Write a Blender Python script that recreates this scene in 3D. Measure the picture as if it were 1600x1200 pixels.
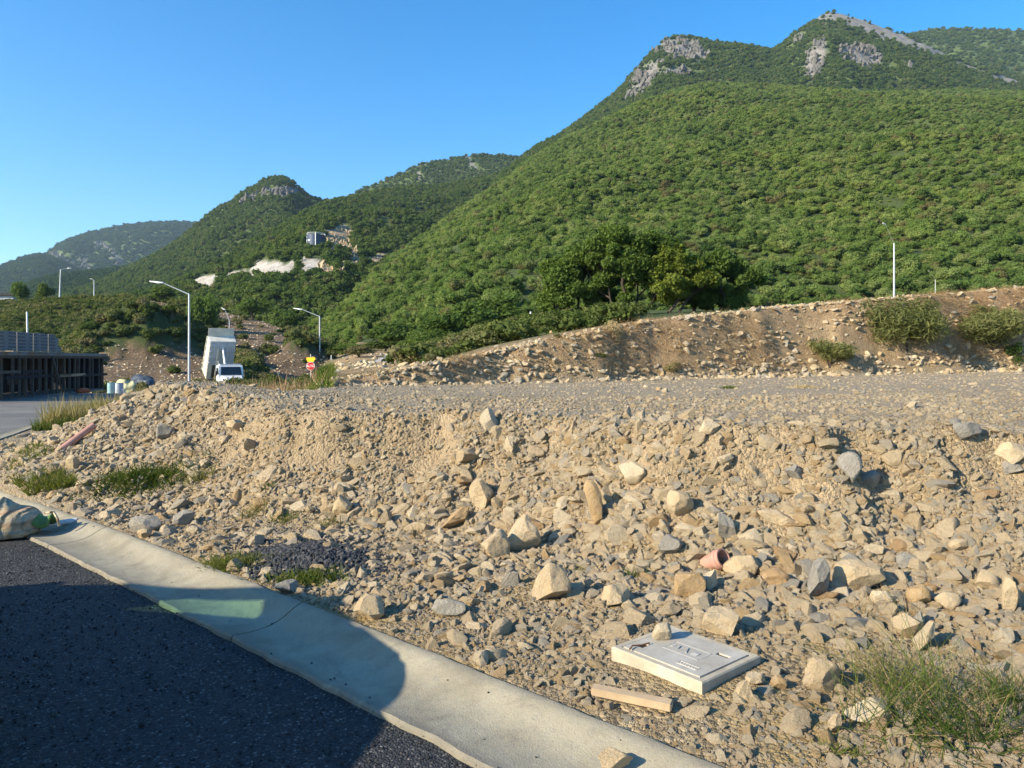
import bpy, bmesh, math, random
import numpy as np
from mathutils import Vector, Matrix, Euler

R = math.radians
rng = np.random.default_rng(11)
random.seed(5)
for o in list(bpy.data.objects):
    bpy.data.objects.remove(o)
scene = bpy.context.scene
COL = scene.collection

# ------------------------------------------------------------------ camera
CH = 1.6                       # eye height above the street
cam_d = bpy.data.cameras.new('camera')
cam_d.sensor_width = 36.0
cam_d.lens = 36.0 * 1155 / 1600
cam_d.shift_y = -0.025
cam_d.clip_start = 0.05
cam_d.clip_end = 20000
cam = bpy.data.objects.new('camera', cam_d)
cam.location = (0, 0, CH)
cam.rotation_euler = (R(90), 0, 0)
COL.objects.link(cam)
scene.camera = cam

# ------------------------------------------------------------------ daylight
SUN_EL = R(25.5)
SUN_H = Vector((-0.875, -0.484, 0)).normalized()
SUN_V = Vector((SUN_H.x * math.cos(SUN_EL), SUN_H.y * math.cos(SUN_EL), math.sin(SUN_EL)))
world = bpy.data.worlds.new('World')
scene.world = world
world.use_nodes = True
wn = world.node_tree
bg = wn.nodes['Background']
sky = wn.nodes.new('ShaderNodeTexSky')
sky.sky_type = 'NISHITA'
sky.sun_disc = False
sky.sun_elevation = SUN_EL
sky.sun_rotation = math.atan2(SUN_H.x, SUN_H.y)
sky.altitude = 600
sky.air_density = 1.0
sky.dust_density = 0.4
sky.ozone_density = 2.5
hs_ = wn.nodes.new('ShaderNodeHueSaturation')
hs_.inputs['Saturation'].default_value = 1.42
wn.links.new(sky.outputs[0], hs_.inputs['Color'])
wn.links.new(hs_.outputs[0], bg.inputs[0])
bg.inputs[1].default_value = 0.13
sun_d = bpy.data.lights.new('sun', 'SUN')
sun_d.energy = 5.0
sun_d.angle = R(0.53)
sun_d.color = (1.0, 0.87, 0.66)
sun = bpy.data.objects.new('sun', sun_d)
sun.rotation_euler = SUN_V.to_track_quat('Z', 'Y').to_euler()
sun.location = (-30, -20, 40)
COL.objects.link(sun)
scene.view_settings.view_transform = 'Standard'
scene.view_settings.look = 'None'
scene.view_settings.exposure = 1.1
scene.view_settings.gamma = 1.0
scene.view_settings.use_curve_mapping = False
scene.cycles.max_bounces = 6
scene.cycles.diffuse_bounces = 4
scene.cycles.glossy_bounces = 2
scene.cycles.transmission_bounces = 4
scene.cycles.transparent_max_bounces = 8
scene.cycles.use_denoising = True

# ------------------------------------------------------------------ helpers
def tag(o, label=None, cat=None, group=None, kind=None):
    if label: o['label'] = label
    if cat: o['category'] = cat
    if group: o['group'] = group
    if kind: o['kind'] = kind
    return o

def link(o, parent=None):
    COL.objects.link(o)
    if parent is not None:
        o.parent = parent
    return o

def empty(name, loc=(0, 0, 0), rz=0.0, label=None, cat=None, group=None):
    o = bpy.data.objects.new(name, None)
    o.location = loc
    o.rotation_euler = (0, 0, rz)
    o.empty_display_size = 0.2
    link(o)
    return tag(o, label, cat, group)

def mesh_np(name, co, faces, mat=None, smooth=True):
    co = np.ascontiguousarray(co, dtype=np.float32)
    faces = np.ascontiguousarray(faces, dtype=np.int32)
    k = faces.shape[1]
    me = bpy.data.meshes.new(name)
    me.vertices.add(len(co))
    me.vertices.foreach_set('co', co.ravel())
    me.loops.add(faces.size)
    me.loops.foreach_set('vertex_index', faces.ravel())
    me.polygons.add(len(faces))
    me.polygons.foreach_set('loop_start', np.arange(0, faces.size, k, dtype=np.int32))
    me.update(calc_edges=True)
    me.polygons.foreach_set('use_smooth', np.full(len(faces), smooth, dtype=bool))
    me.validate()
    if mat: me.materials.append(mat)
    return me

def attr(me, name, vals, typ='FLOAT'):
    a = me.attributes.new(name, typ, 'POINT')
    v = np.ascontiguousarray(vals, dtype=np.int32 if typ == 'INT' else np.float32).ravel()
    a.data.foreach_set('vector' if typ == 'FLOAT_VECTOR' else 'value', v)

def obj(name, me, parent=None):
    return link(bpy.data.objects.new(name, me), parent)

def grid_faces(nu, nv):
    i = np.arange(nu - 1)[:, None] * nv + np.arange(nv - 1)[None, :]
    return np.stack([i, i + nv, i + nv + 1, i + 1], -1).reshape(-1, 4)

def ss(a, b, x):
    t = np.clip((x - a) / (b - a), 0, 1)
    return t * t * (3 - 2 * t)

# value noise
def _h(ix, iy, iz, seed):
    h = (ix.astype(np.int64) * 374761393 + iy.astype(np.int64) * 668265263 + iz.astype(np.int64) * 2147483647 + seed * 974634777) & 0xffffffff
    h = ((h ^ (h >> 13)) * 1274126177) & 0xffffffff
    h = ((h ^ (h >> 15)) * 2246822519) & 0xffffffff
    h = h ^ (h >> 16)
    return (h & 0xffffff) / float(0xffffff) * 2 - 1

def vn2(x, y, seed=0):
    ix, iy = np.floor(x), np.floor(y)
    fx, fy = x - ix, y - iy
    ux, uy = fx * fx * fx * (fx * (fx * 6 - 15) + 10), fy * fy * fy * (fy * (fy * 6 - 15) + 10)
    z = np.zeros_like(ix)
    a, b = _h(ix, iy, z, seed), _h(ix + 1, iy, z, seed)
    c, d = _h(ix, iy + 1, z, seed), _h(ix + 1, iy + 1, z, seed)
    return (a + (b - a) * ux) * (1 - uy) + (c + (d - c) * ux) * uy

def vn3(p, seed=0):
    i = np.floor(p); f = p - i
    u = f * f * f * (f * (f * 6 - 15) + 10)
    r = 0
    for dx in (0, 1):
        for dy in (0, 1):
            for dz in (0, 1):
                w = (u[:, 0] if dx else 1 - u[:, 0]) * (u[:, 1] if dy else 1 - u[:, 1]) * (u[:, 2] if dz else 1 - u[:, 2])
                r = r + w * _h(i[:, 0] + dx, i[:, 1] + dy, i[:, 2] + dz, seed)
    return r

def fbm2(x, y, seed=0, octv=4, gain=0.5):
    s = 0; a = 1; t = 0
    for k in range(octv):
        s = s + a * vn2(x * 2 ** k + 17.3 * k, y * 2 ** k - 9.1 * k, seed + k)
        t += a; a *= gain
    return s / t

def ridged2(x, y, seed=0, octv=4):
    s = 0; a = 1; t = 0
    for k in range(octv):
        s = s + a * (1 - np.abs(vn2(x * 2 ** k, y * 2 ** k, seed + k)) * 2)
        t += a; a *= 0.5
    return s / t

class MB:
    """collects simple solids and links them as ONE mesh object"""
    def __init__(s): s.v = []; s.f = []
    def add(s, vs, fs, m=None):
        o = len(s.v)
        s.v += [tuple((m @ Vector(v)) if m is not None else v) for v in vs]
        s.f += [tuple(i + o for i in f) for f in fs]
        return s
    def box(s, c, d, rot=(0, 0, 0), taper=1.0, m=None):
        x, y, z = d[0] / 2, d[1] / 2, d[2] / 2
        t = taper
        vs = [(-x, -y, -z), (x, -y, -z), (x, y, -z), (-x, y, -z), (-x * t, -y * t, z), (x * t, -y * t, z), (x * t, y * t, z), (-x * t, y * t, z)]
        M = Matrix.Translation(c) @ Euler(rot).to_matrix().to_4x4()
        if m is not None: M = m @ M
        return s.add(vs, [(3, 2, 1, 0), (4, 5, 6, 7), (0, 1, 5, 4), (1, 2, 6, 5), (2, 3, 7, 6), (3, 0, 4, 7)], M)
    def prism(s, poly, y0, y1, m=None):
        n = len(poly)
        vs = [(p[0], y0, p[1]) for p in poly] + [(p[0], y1, p[1]) for p in poly]
        fs = [tuple(range(n)), tuple(range(2 * n - 1, n - 1, -1))]
        fs += [(i, i + n, (i + 1) % n + n, (i + 1) % n) for i in range(n)]
        return s.add(vs, fs, m)
    def tube(s, pts, r, n=8, cap=True):
        pts = [Vector(p) for p in pts]
        rs = r if isinstance(r, (list, tuple)) else [r] * len(pts)
        o = len(s.v)
        for k, p in enumerate(pts):
            d = (pts[min(k + 1, len(pts) - 1)] - pts[max(k - 1, 0)]).normalized()
            up = Vector((0, 0, 1)) if abs(d.z) < 0.9 else Vector((1, 0, 0))
            a = d.cross(up).normalized(); b = d.cross(a)
            for i in range(n):
                t = 2 * math.pi * i / n
                s.v.append(tuple(p + (a * math.cos(t) + b * math.sin(t)) * rs[k]))
        for k in range(len(pts) - 1):
            for i in range(n):
                j = (i + 1) % n
                s.f.append((o + k * n + i, o + k * n + j, o + (k + 1) * n + j, o + (k + 1) * n + i))
        if cap:
            s.f.append(tuple(o + i for i in range(n)))
            e = o + (len(pts) - 1) * n
            s.f.append(tuple(e + i for i in reversed(range(n))))
        return s
    def lathe(s, prof, n=20, m=None):
        vs = []; fs = []
        for (r, z) in prof:
            for i in range(n):
                t = 2 * math.pi * i / n
                vs.append((r * math.cos(t), r * math.sin(t), z))
        for k in range(len(prof) - 1):
            for i in range(n):
                j = (i + 1) % n
                fs.append((k * n + i, k * n + j, (k + 1) * n + j, (k + 1) * n + i))
        return s.add(vs, fs, m)
    def mesh(s, name, mat=None, bevel=0, smooth=None):
        me = bpy.data.meshes.new(name)
        me.from_pydata(s.v, [], s.f)
        bm = bmesh.new(); bm.from_mesh(me)
        bmesh.ops.recalc_face_normals(bm, faces=bm.faces)
        if bevel:
            bmesh.ops.bevel(bm, geom=[e for e in bm.edges], offset=bevel, segments=2, affect='EDGES', clamp_overlap=True)
        bm.to_mesh(me); bm.free()
        if smooth is not None:
            me.polygons.foreach_set('use_smooth', np.ones(len(me.polygons), dtype=bool))
            me.set_sharp_from_angle(angle=R(smooth))
        if mat: me.materials.append(mat)
        return me
    def build(s, name, mat, parent=None, bevel=0, smooth=None):
        return obj(name, s.mesh(name, mat, bevel, smooth), parent)

# pixel <-> world helpers used while surveying the photograph
def P(px, py, d): return Vector(((px - 800) / 1155 * d, d, CH + (560 - py) / 1155 * d))

# ------------------------------------------------------------------ materials
class NT:
    def __init__(s, name):
        s.m = bpy.data.materials.new(name); s.m.use_nodes = True
        s.t = s.m.node_tree; s.n = s.t.nodes; s.l = s.t.links
        s.b = s.n['Principled BSDF']; s.out = s.n['Material Output']
        s.b.inputs['Roughness'].default_value = 0.9
        s.b.inputs['Specular IOR Level'].default_value = 0.2
        s._co = None
    def co(s):
        if s._co is None: s._co = s.n.new('ShaderNodeTexCoord').outputs['Object']
        return s._co
    def node(s, typ, **kw):
        n = s.n.new(typ)
        for k, v in kw.items():
            if k in n.bl_rna.properties: setattr(n, k, v)
            else: n.inputs[k].default_value = v
        return n
    def put(s, inp, v):
        if isinstance(v, bpy.types.NodeSocket): s.l.new(v, inp)
        elif isinstance(v, (tuple, list)) and len(v) == 3 and inp.type == 'RGBA': inp.default_value = (*v, 1)
        else: inp.default_value = v
    def noise(s, scale, detail=4, rough=0.6, dist=0.0, vec=None, out='Fac'):
        n = s.node('ShaderNodeTexNoise')
        n.inputs['Scale'].default_value = scale; n.inputs['Detail'].default_value = detail
        n.inputs['Roughness'].default_value = rough; n.inputs['Distortion'].default_value = dist
        s.l.new(vec if vec is not None else s.co(), n.inputs['Vector'])
        return n.outputs[out]
    def voro(s, scale, out='Distance', feature='F1', rand=1.0, vec=None):
        n = s.node('ShaderNodeTexVoronoi', feature=feature)
        n.inputs['Scale'].default_value = scale; n.inputs['Randomness'].default_value = rand
        s.l.new(vec if vec is not None else s.co(), n.inputs['Vector'])
        return n.outputs[out]
    def ramp(s, fac, stops, interp='LINEAR'):
        n = s.node('ShaderNodeValToRGB'); r = n.color_ramp; r.interpolation = interp
        while len(r.elements) < len(stops): r.elements.new(0.5)
        for e, (p, c) in zip(r.elements, stops):
            e.position = p; e.color = (*c, 1) if len(c) == 3 else c
        s.l.new(fac, n.inputs[0])
        return n.outputs[0]
    def mix(s, fac, a, b, mode='MIX'):
        n = s.node('ShaderNodeMix', data_type='RGBA', blend_type=mode)
        s.put(n.inputs[0], fac); s.put(n.inputs[6], a); s.put(n.inputs[7], b)
        return n.outputs[2]
    def math(s, op, a, b=0.0, clamp=False):
        n = s.node('ShaderNodeMath', operation=op, use_clamp=clamp)
        s.put(n.inputs[0], a); s.put(n.inputs[1], b)
        return n.outputs[0]
    def rng(s, v, a, b, c=0.0, d=1.0):
        n = s.node('ShaderNodeMapRange')
        s.put(n.inputs[0], v)
        for i, k in enumerate((a, b, c, d)): n.inputs[i + 1].default_value = k
        return n.outputs[0]
    def attr(s, name): return s.node('ShaderNodeAttribute', attribute_name=name).outputs['Fac']
    def rand(s): return s.node('ShaderNodeObjectInfo').outputs['Random']
    def bump(s, h, strength=0.5, dist=0.02, normal=None):
        n = s.node('ShaderNodeBump')
        n.inputs['Strength'].default_value = strength; n.inputs['Distance'].default_value = dist
        s.l.new(h, n.inputs['Height'])
        if normal is not None: s.l.new(normal, n.inputs['Normal'])
        return n.outputs[0]
    def done(s, color=None, normal=None, rough=None, metal=None, spec=None):
        if color is not None: s.put(s.b.inputs['Base Color'], color)
        if normal is not None: s.l.new(normal, s.b.inputs['Normal'])
        if rough is not None: s.put(s.b.inputs['Roughness'], rough)
        if metal is not None: s.put(s.b.inputs['Metallic'], metal)
        if spec is not None: s.put(s.b.inputs['Specular IOR Level'], spec)
        return s.m

TAN, CREAM, ORANGE, GREY, DGREY = (0.56, 0.44, 0.272), (0.74, 0.625, 0.435), (0.53, 0.375, 0.195), (0.42, 0.39, 0.325), (0.15, 0.15, 0.15)

def mat_rock(name, stops):
    m = NT(name)
    c = m.ramp(m.rand(), stops)
    mot = m.ramp(m.noise(5, 9, 0.75), [(0.25, (0.55, 0.50, 0.43)), (0.40, (0.90, 0.87, 0.83)), (0.55, (1.02, 1, 0.97)), (0.75, (1.15, 1.12, 1.06))])
    c = m.mix(0.8, c, mot, 'MULTIPLY')
    vein = m.ramp(m.noise(4, 5, 0.6, 2.0), [(0.48, (0, 0, 0)), (0.5, (1, 1, 1)), (0.52, (0, 0, 0))])
    c = m.mix(m.math('MULTIPLY', vein, 0.25), c, (0.6, 0.55, 0.48))
    h = m.math('ADD', m.noise(11, 9, 0.78), m.math('MULTIPLY', m.noise(60, 4, 0.7), 0.3))
    wv = m.node('ShaderNodeTexWave', bands_direction='Z'); wv.inputs['Scale'].default_value = 2.2; wv.inputs['Distortion'].default_value = 7.0; wv.inputs['Detail'].default_value = 5; m.l.new(m.co(), wv.inputs[0])
    h = m.math('ADD', h, m.math('MULTIPLY', wv.outputs['Fac'], 0.08))
    return m.done(c, m.bump(h, 0.9, 0.06))

M = {}
M['rock'] = mat_rock('limestone rubble', [(0.0, CREAM), (0.25, TAN), (0.45, (0.67, 0.55, 0.37)), (0.60, ORANGE), (0.74, (0.63, 0.515, 0.35)), (0.88, (0.49, 0.425, 0.32)), (0.95, GREY), (1.0, (0.47, 0.41, 0.31))])
M['rock_tan'] = mat_rock('tan limestone', [(0, CREAM), (0.5, (0.57, 0.445, 0.275)), (1, (0.64, 0.515, 0.335))])
M['rock_orange'] = mat_rock('orange limestone', [(0, ORANGE), (1, (0.45, 0.30, 0.16))])
M['rock_grey'] = mat_rock('grey limestone', [(0, (0.30, 0.285, 0.25)), (1, (0.40, 0.37, 0.31))])
M['gravel_mix'] = mat_rock('grey lot gravel', [(0, (0.44, 0.36, 0.24)), (0.35, (0.38, 0.315, 0.22)), (0.6, (0.44, 0.365, 0.255)), (0.85, (0.22, 0.205, 0.18)), (1.0, CREAM)])
M['gravel_dark'] = mat_rock('blue grey crushed stone', [(0, (0.06, 0.07, 0.085)), (0.6, (0.11, 0.12, 0.14)), (1.0, (0.22, 0.23, 0.245))])
M['road_chip'] = mat_rock('dark road chips', [(0, (0.02, 0.022, 0.026)), (0.6, (0.042, 0.044, 0.048)), (0.92, (0.095, 0.095, 0.095)), (1.0, (0.26, 0.24, 0.20))])

# rubble ground
m = NT('rubble earth')
cell = m.voro(38, 'Color')
cellv = m.node('ShaderNodeSeparateColor'); m.l.new(cell, cellv.inputs[0])
peb = m.ramp(cellv.outputs[0], [(0, (0.13, 0.11, 0.08)), (0.3, (0.26, 0.19, 0.105)), (0.55, (0.32, 0.25, 0.15)), (0.8, (0.42, 0.32, 0.18)), (1, (0.50, 0.39, 0.245))])
cell2 = m.voro(120, 'Color')
cv2 = m.node('ShaderNodeSeparateColor'); m.l.new(cell2, cv2.inputs[0])
peb2 = m.ramp(cv2.outputs[1], [(0, (0.14, 0.11, 0.075)), (0.5, (0.29, 0.215, 0.12)), (1, (0.40, 0.31, 0.185))])
c = m.mix(m.rng(m.noise(2.5, 4, 0.6), 0.4, 0.6), peb, peb2)
clay = m.ramp(m.noise(9, 8, 0.7), [(0.3, (0.28, 0.20, 0.12)), (0.55, (0.42, 0.32, 0.195)), (0.8, (0.50, 0.40, 0.26))])
c = m.mix(m.math('MULTIPLY', m.attr('clay'), m.rng(m.noise(1.8, 5, 0.65), 0.36, 0.56)), c, clay)
yel = m.mix(m.math('MULTIPLY', m.rng(m.noise(1.3, 5, 0.7), 0.5, 0.62), 0.55), c, (0.37, 0.255, 0.09))
c = m.mix(m.attr('sandy'), c, yel)
c = m.mix(m.math('MULTIPLY', m.attr('grey'), 0.85), c, m.mix(cv2.outputs[0], (0.27, 0.235, 0.18), (0.42, 0.35, 0.25)))
straw = m.ramp(m.noise(3, 8, 0.75), [(0.3, (0.20, 0.125, 0.07)), (0.5, (0.38, 0.245, 0.13)), (0.7, (0.50, 0.38, 0.24))])
c = m.mix(m.attr('bank'), c, straw)
grs = m.ramp(m.noise(0.9, 8, 0.75), [(0.3, (0.035, 0.055, 0.016)), (0.55, (0.075, 0.10, 0.03)), (0.75, (0.16, 0.15, 0.06))])
c = m.mix(m.attr('green'), c, grs)
h = m.math('ADD', m.math('MULTIPLY', m.voro(38), -1.0), m.math('MULTIPLY', m.voro(120), -0.4))
h = m.math('ADD', h, m.math('MULTIPLY', m.noise(30, 6, 0.7), 0.8))
M['ground'] = m.done(c, m.bump(h, 0.9, 0.03))

# street base
m = NT('dark street base')
v = m.voro(95, 'Color'); sv = m.node('ShaderNodeSeparateColor'); m.l.new(v, sv.inputs[0])
c = m.ramp(sv.outputs[0], [(0, (0.016, 0.0175, 0.02)), (0.5, (0.028, 0.03, 0.033)), (0.9, (0.05, 0.052, 0.055)), (0.98, (0.15, 0.145, 0.135)), (1, (0.26, 0.24, 0.21))])
c = m.mix(m.rng(m.noise(0.6, 4, 0.6), 0.35, 0.7, 0, 0.35), c, (0.06, 0.06, 0.06))
far = m.ramp(m.noise(0.35, 6, 0.65), [(0.35, (0.15, 0.145, 0.135)), (0.65, (0.24, 0.225, 0.20))])
c = m.mix(m.attr('dusty'), c, far)
h = m.math('ADD', m.math('MULTIPLY', m.voro(95), -1.0), m.math('MULTIPLY', m.noise(160, 3, 0.6), 0.5))
M['road'] = m.done(c, m.bump(h, 1.0, 0.012), rough=0.85, spec=0.3)

# kerb concrete
m = NT('weathered kerb concrete')
c = m.ramp(m.noise(2.2, 7, 0.65, 0.6), [(0.28, (0.215, 0.19, 0.135)), (0.5, (0.305, 0.275, 0.20)), (0.75, (0.365, 0.335, 0.255))])
c = m.mix(m.math('MULTIPLY', m.rng(m.noise(11, 6, 0.75), 0.50, 0.66), 0.4), c, (0.35, 0.325, 0.26))
c = m.mix(m.math('MULTIPLY', m.rng(m.noise(3.1, 6, 0.7, 1.0), 0.54, 0.66), 0.6), c, (0.20, 0.175, 0.13))
c = m.mix(m.math('MULTIPLY', m.rng(m.noise(45, 3, 0.6), 0.64, 0.72), 0.5), c, (0.18, 0.16, 0.13))
c = m.mix(m.math('MULTIPLY', m.rng(m.noise(1.1, 9, 0.8, 1.5), 0.53, 0.60), 0.35), c, (0.40, 0.36, 0.25))
c = m.mix(m.math('MULTIPLY', m.rng(m.noise(22, 8, 0.8, 0.5), 0.50, 0.62), 0.28), c, (0.16, 0.15, 0.13))
c = m.mix(m.math('MULTIPLY', m.attr('dusty'), m.rng(m.noise(14, 5, 0.7), 0.25, 0.55)), c, (0.20, 0.18, 0.14))
h = m.math('ADD', m.noise(6, 6, 0.65), m.math('MULTIPLY', m.noise(120, 5, 0.7), 0.5))
M['kerb'] = m.done(c, m.bump(h, 0.55, 0.02), rough=0.85)

def plain(name, col, rough=0.6, metal=0.0, var=0.15, scale=3.0, bump=0.0, spec=0.3):
    m = NT(name)
    n = m.noise(scale, 6, 0.65)
    c = m.mix(1.0, (*col,), m.ramp(n, [(0.3, (1 - var,) * 3), (0.7, (1 + var,) * 3)]), 'MULTIPLY')
    return m.done(c, m.bump(m.noise(scale * 8, 5, 0.6), bump, 0.01) if bump else None, rough, metal, spec)

M['steel'] = plain('galvanised pole', (0.55, 0.56, 0.57), 0.45, 0.35, 0.1, 6)
M['white'] = plain('chalky white paint', (0.78, 0.78, 0.76), 0.45, 0, 0.06, 4)
M['lens'] = plain('lamp lens', (0.6, 0.62, 0.63), 0.2)
M['timber'] = plain('raw formwork timber', (0.105, 0.09, 0.075), 0.85, 0, 0.3, 5, 0.3)
M['timber_pale'] = plain('fresh sawn timber', (0.42, 0.31, 0.19), 0.85, 0, 0.2, 6, 0.2)
M['ply'] = plain('dark form panel', (0.022, 0.024, 0.03), 0.8, 0, 0.3, 2)
M['ply_brown'] = plain('brown form panel', (0.06, 0.04, 0.028), 0.8, 0, 0.3, 2)
M['block'] = plain('grey concrete block', (0.21, 0.215, 0.22), 0.9, 0, 0.15, 5, 0.3)
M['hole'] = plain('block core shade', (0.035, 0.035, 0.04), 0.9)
M['slab'] = plain('site concrete', (0.22, 0.215, 0.20), 0.9, 0, 0.2, 1, 0.2)
M['tarp'] = plain('dark blue tarpaulin', (0.06, 0.075, 0.10), 0.4, 0, 0.3, 3, 0.4)
M['sack'] = plain('pale yellow sacks', (0.50, 0.47, 0.27), 0.8, 0, 0.2, 4)
M['drum_teal'] = plain('teal drum', (0.28, 0.44, 0.46), 0.5, 0, 0.15, 3)
M['drum_blue'] = plain('pale blue drum', (0.42, 0.47, 0.56), 0.5, 0, 0.15, 3)
M['orange'] = plain('orange red plastic', (0.45, 0.09, 0.03), 0.6)
M['yellow'] = plain('yellow sign face', (0.85, 0.50, 0.01), 0.4, 0, 0.05)
M['red'] = plain('red sign face', (0.60, 0.025, 0.03), 0.4, 0, 0.05)
M['signwhite'] = plain('sign lettering white', (0.82, 0.82, 0.80), 0.4, 0, 0.03)
M['pink'] = plain('terracotta pink pipe', (0.44, 0.235, 0.18), 0.5, 0, 0.12, 8)
M['bark'] = plain('grey brown bark', (0.06, 0.048, 0.038), 0.95, 0, 0.3, 6, 0.6)
M['truck_white'] = plain('truck white paint', (0.74, 0.75, 0.75), 0.35, 0, 0.06, 1.5)
M['bed'] = plain('dusty cream dump body', (0.62, 0.59, 0.50), 0.6, 0, 0.2, 1.2)
M['rubber'] = plain('black rubber', (0.02, 0.02, 0.02), 0.8)
M['chassis'] = plain('dark chassis steel', (0.05, 0.045, 0.04), 0.7)
M['chrome'] = plain('worn chrome', (0.6, 0.6, 0.6), 0.25, 0.9, 0.05)
M['glass'] = plain('dark windscreen', (0.015, 0.025, 0.035), 0.06, 0, 0.02, 1, 0, 0.6)
M['tank'] = plain('tank slate blue steel', (0.055, 0.075, 0.12), 0.45, 0.2, 0.15, 0.4)
M['darkroof'] = plain('dark flat roof', (0.06, 0.05, 0.045), 0.8)
M['housewall'] = plain('grey house wall', (0.45, 0.43, 0.42), 0.85)
M['black'] = plain('plain black', (0.012, 0.012, 0.014), 0.5)
M['greypipe'] = plain('pale grey pipe', (0.55, 0.57, 0.58), 0.5)
M['rust'] = plain('rusty wire', (0.16, 0.07, 0.035), 0.85)

# ================================================================== TERRAIN
# kerb back edge seen from above (the rubble lies on its right)
KB = np.array([(9.0, -4.66), (0.765, 2.735), (-0.33, 3.72), (-1.70, 4.93), (-3.66, 6.66), (-5.3, 8.0), (-6.6, 9.1), (-8.0, 10.7), (-9.2, 12.8),
               (-10.2, 15.2), (-11.5, 18.2), (-13.3, 23), (-16.5, 33), (-20.5, 45), (-26, 62), (-40, 112)])

def poly_dist(x, y, pts, closed=False):
    d2 = np.full(x.shape, 1e18); sgn = np.ones(x.shape)
    n = len(pts)
    for i in range(n if closed else n - 1):
        a, b = pts[i], pts[(i + 1) % n]
        ex, ey = b[0] - a[0], b[1] - a[1]
        wx, wy = x - a[0], y - a[1]
        t = np.clip((wx * ex + wy * ey) / (ex * ex + ey * ey), 0, 1)
        q = (wx - t * ex) ** 2 + (wy - t * ey) ** 2
        upd = q < d2 - 1e-9
        d2 = np.where(upd, q, d2)
        sgn = np.where(upd, np.where(ex * wy - ey * wx < 0, 1.0, -1.0), sgn)
    return np.sqrt(d2), sgn

def kerb_sd(x, y):               # > 0 on the rubble side
    d, s = poly_dist(x, y, KB)
    return d * s

LOT = np.array([(16, 3.2), (10, 4.5), (6, 5.15), (3.9, 5.45), (2.42, 5.65), (1.3, 6.2), (0.3, 6.95), (-1.3, 7.55), (-2.1, 7.75), (-3.0, 8.7), (-3.9, 9.5), (-4.7, 10.0), (-5.5, 11.0),
                (-5.2, 11.9), (-3.9, 12.0), (-3.5, 14), (-3.6, 15.3), (-2.6, 20), (0, 60), (60, 60), (60, 3.0)])

def lot_sd(x, y):                # > 0 inside the raised gravel lot
    d, _ = poly_dist(x, y, LOT, True)
    ins = np.zeros(x.shape, bool)
    n = len(LOT)
    for i in range(n):
        (x0, y0), (x1, y1) = LOT[i], LOT[(i + 1) % n]
        c = (y0 > y) != (y1 > y)
        with np.errstate(divide='ignore', invalid='ignore'):
            ins ^= c & (x < (x1 - x0) * (y - y0) / (y1 - y0 + 1e-12) + x0)
    return np.where(ins, d, -d)

PXB = np.array([480, 510, 650, 800, 1000, 1200, 1400, 1600, 1900, 2300])
DFB = np.array([14.5, 15, 16, 17.3, 18.5, 19.7, 21.0, 22.3, 24.5, 27])
PYB = np.array([603, 600, 574, 545, 505, 482, 466, 450, 436, 430])
PXF = np.array([-600, 440, 500, 560, 650, 700, 830, 950, 1200, 1460, 1600, 2300])
YF = np.array([160, 150, 130, 110, 95, 90, 100, 105, 108, 108, 108, 108])
PYF = np.array([566, 566, 560, 536, 546, 534, 500, 487, 482, 467, 460, 440])
ZF = CH + (560 - PYF) / 1155 * YF

def lot_z(x, y): return 1.07 - 0.006 * np.clip(y - 7, 0, 40) + 0.0147 * np.clip(x, 0, 25) * ss(5.5, 14, y)
def street_z(y): return -0.6 * ss(10, 42, y) - 0.9 * ss(42, 70, y)

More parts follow.
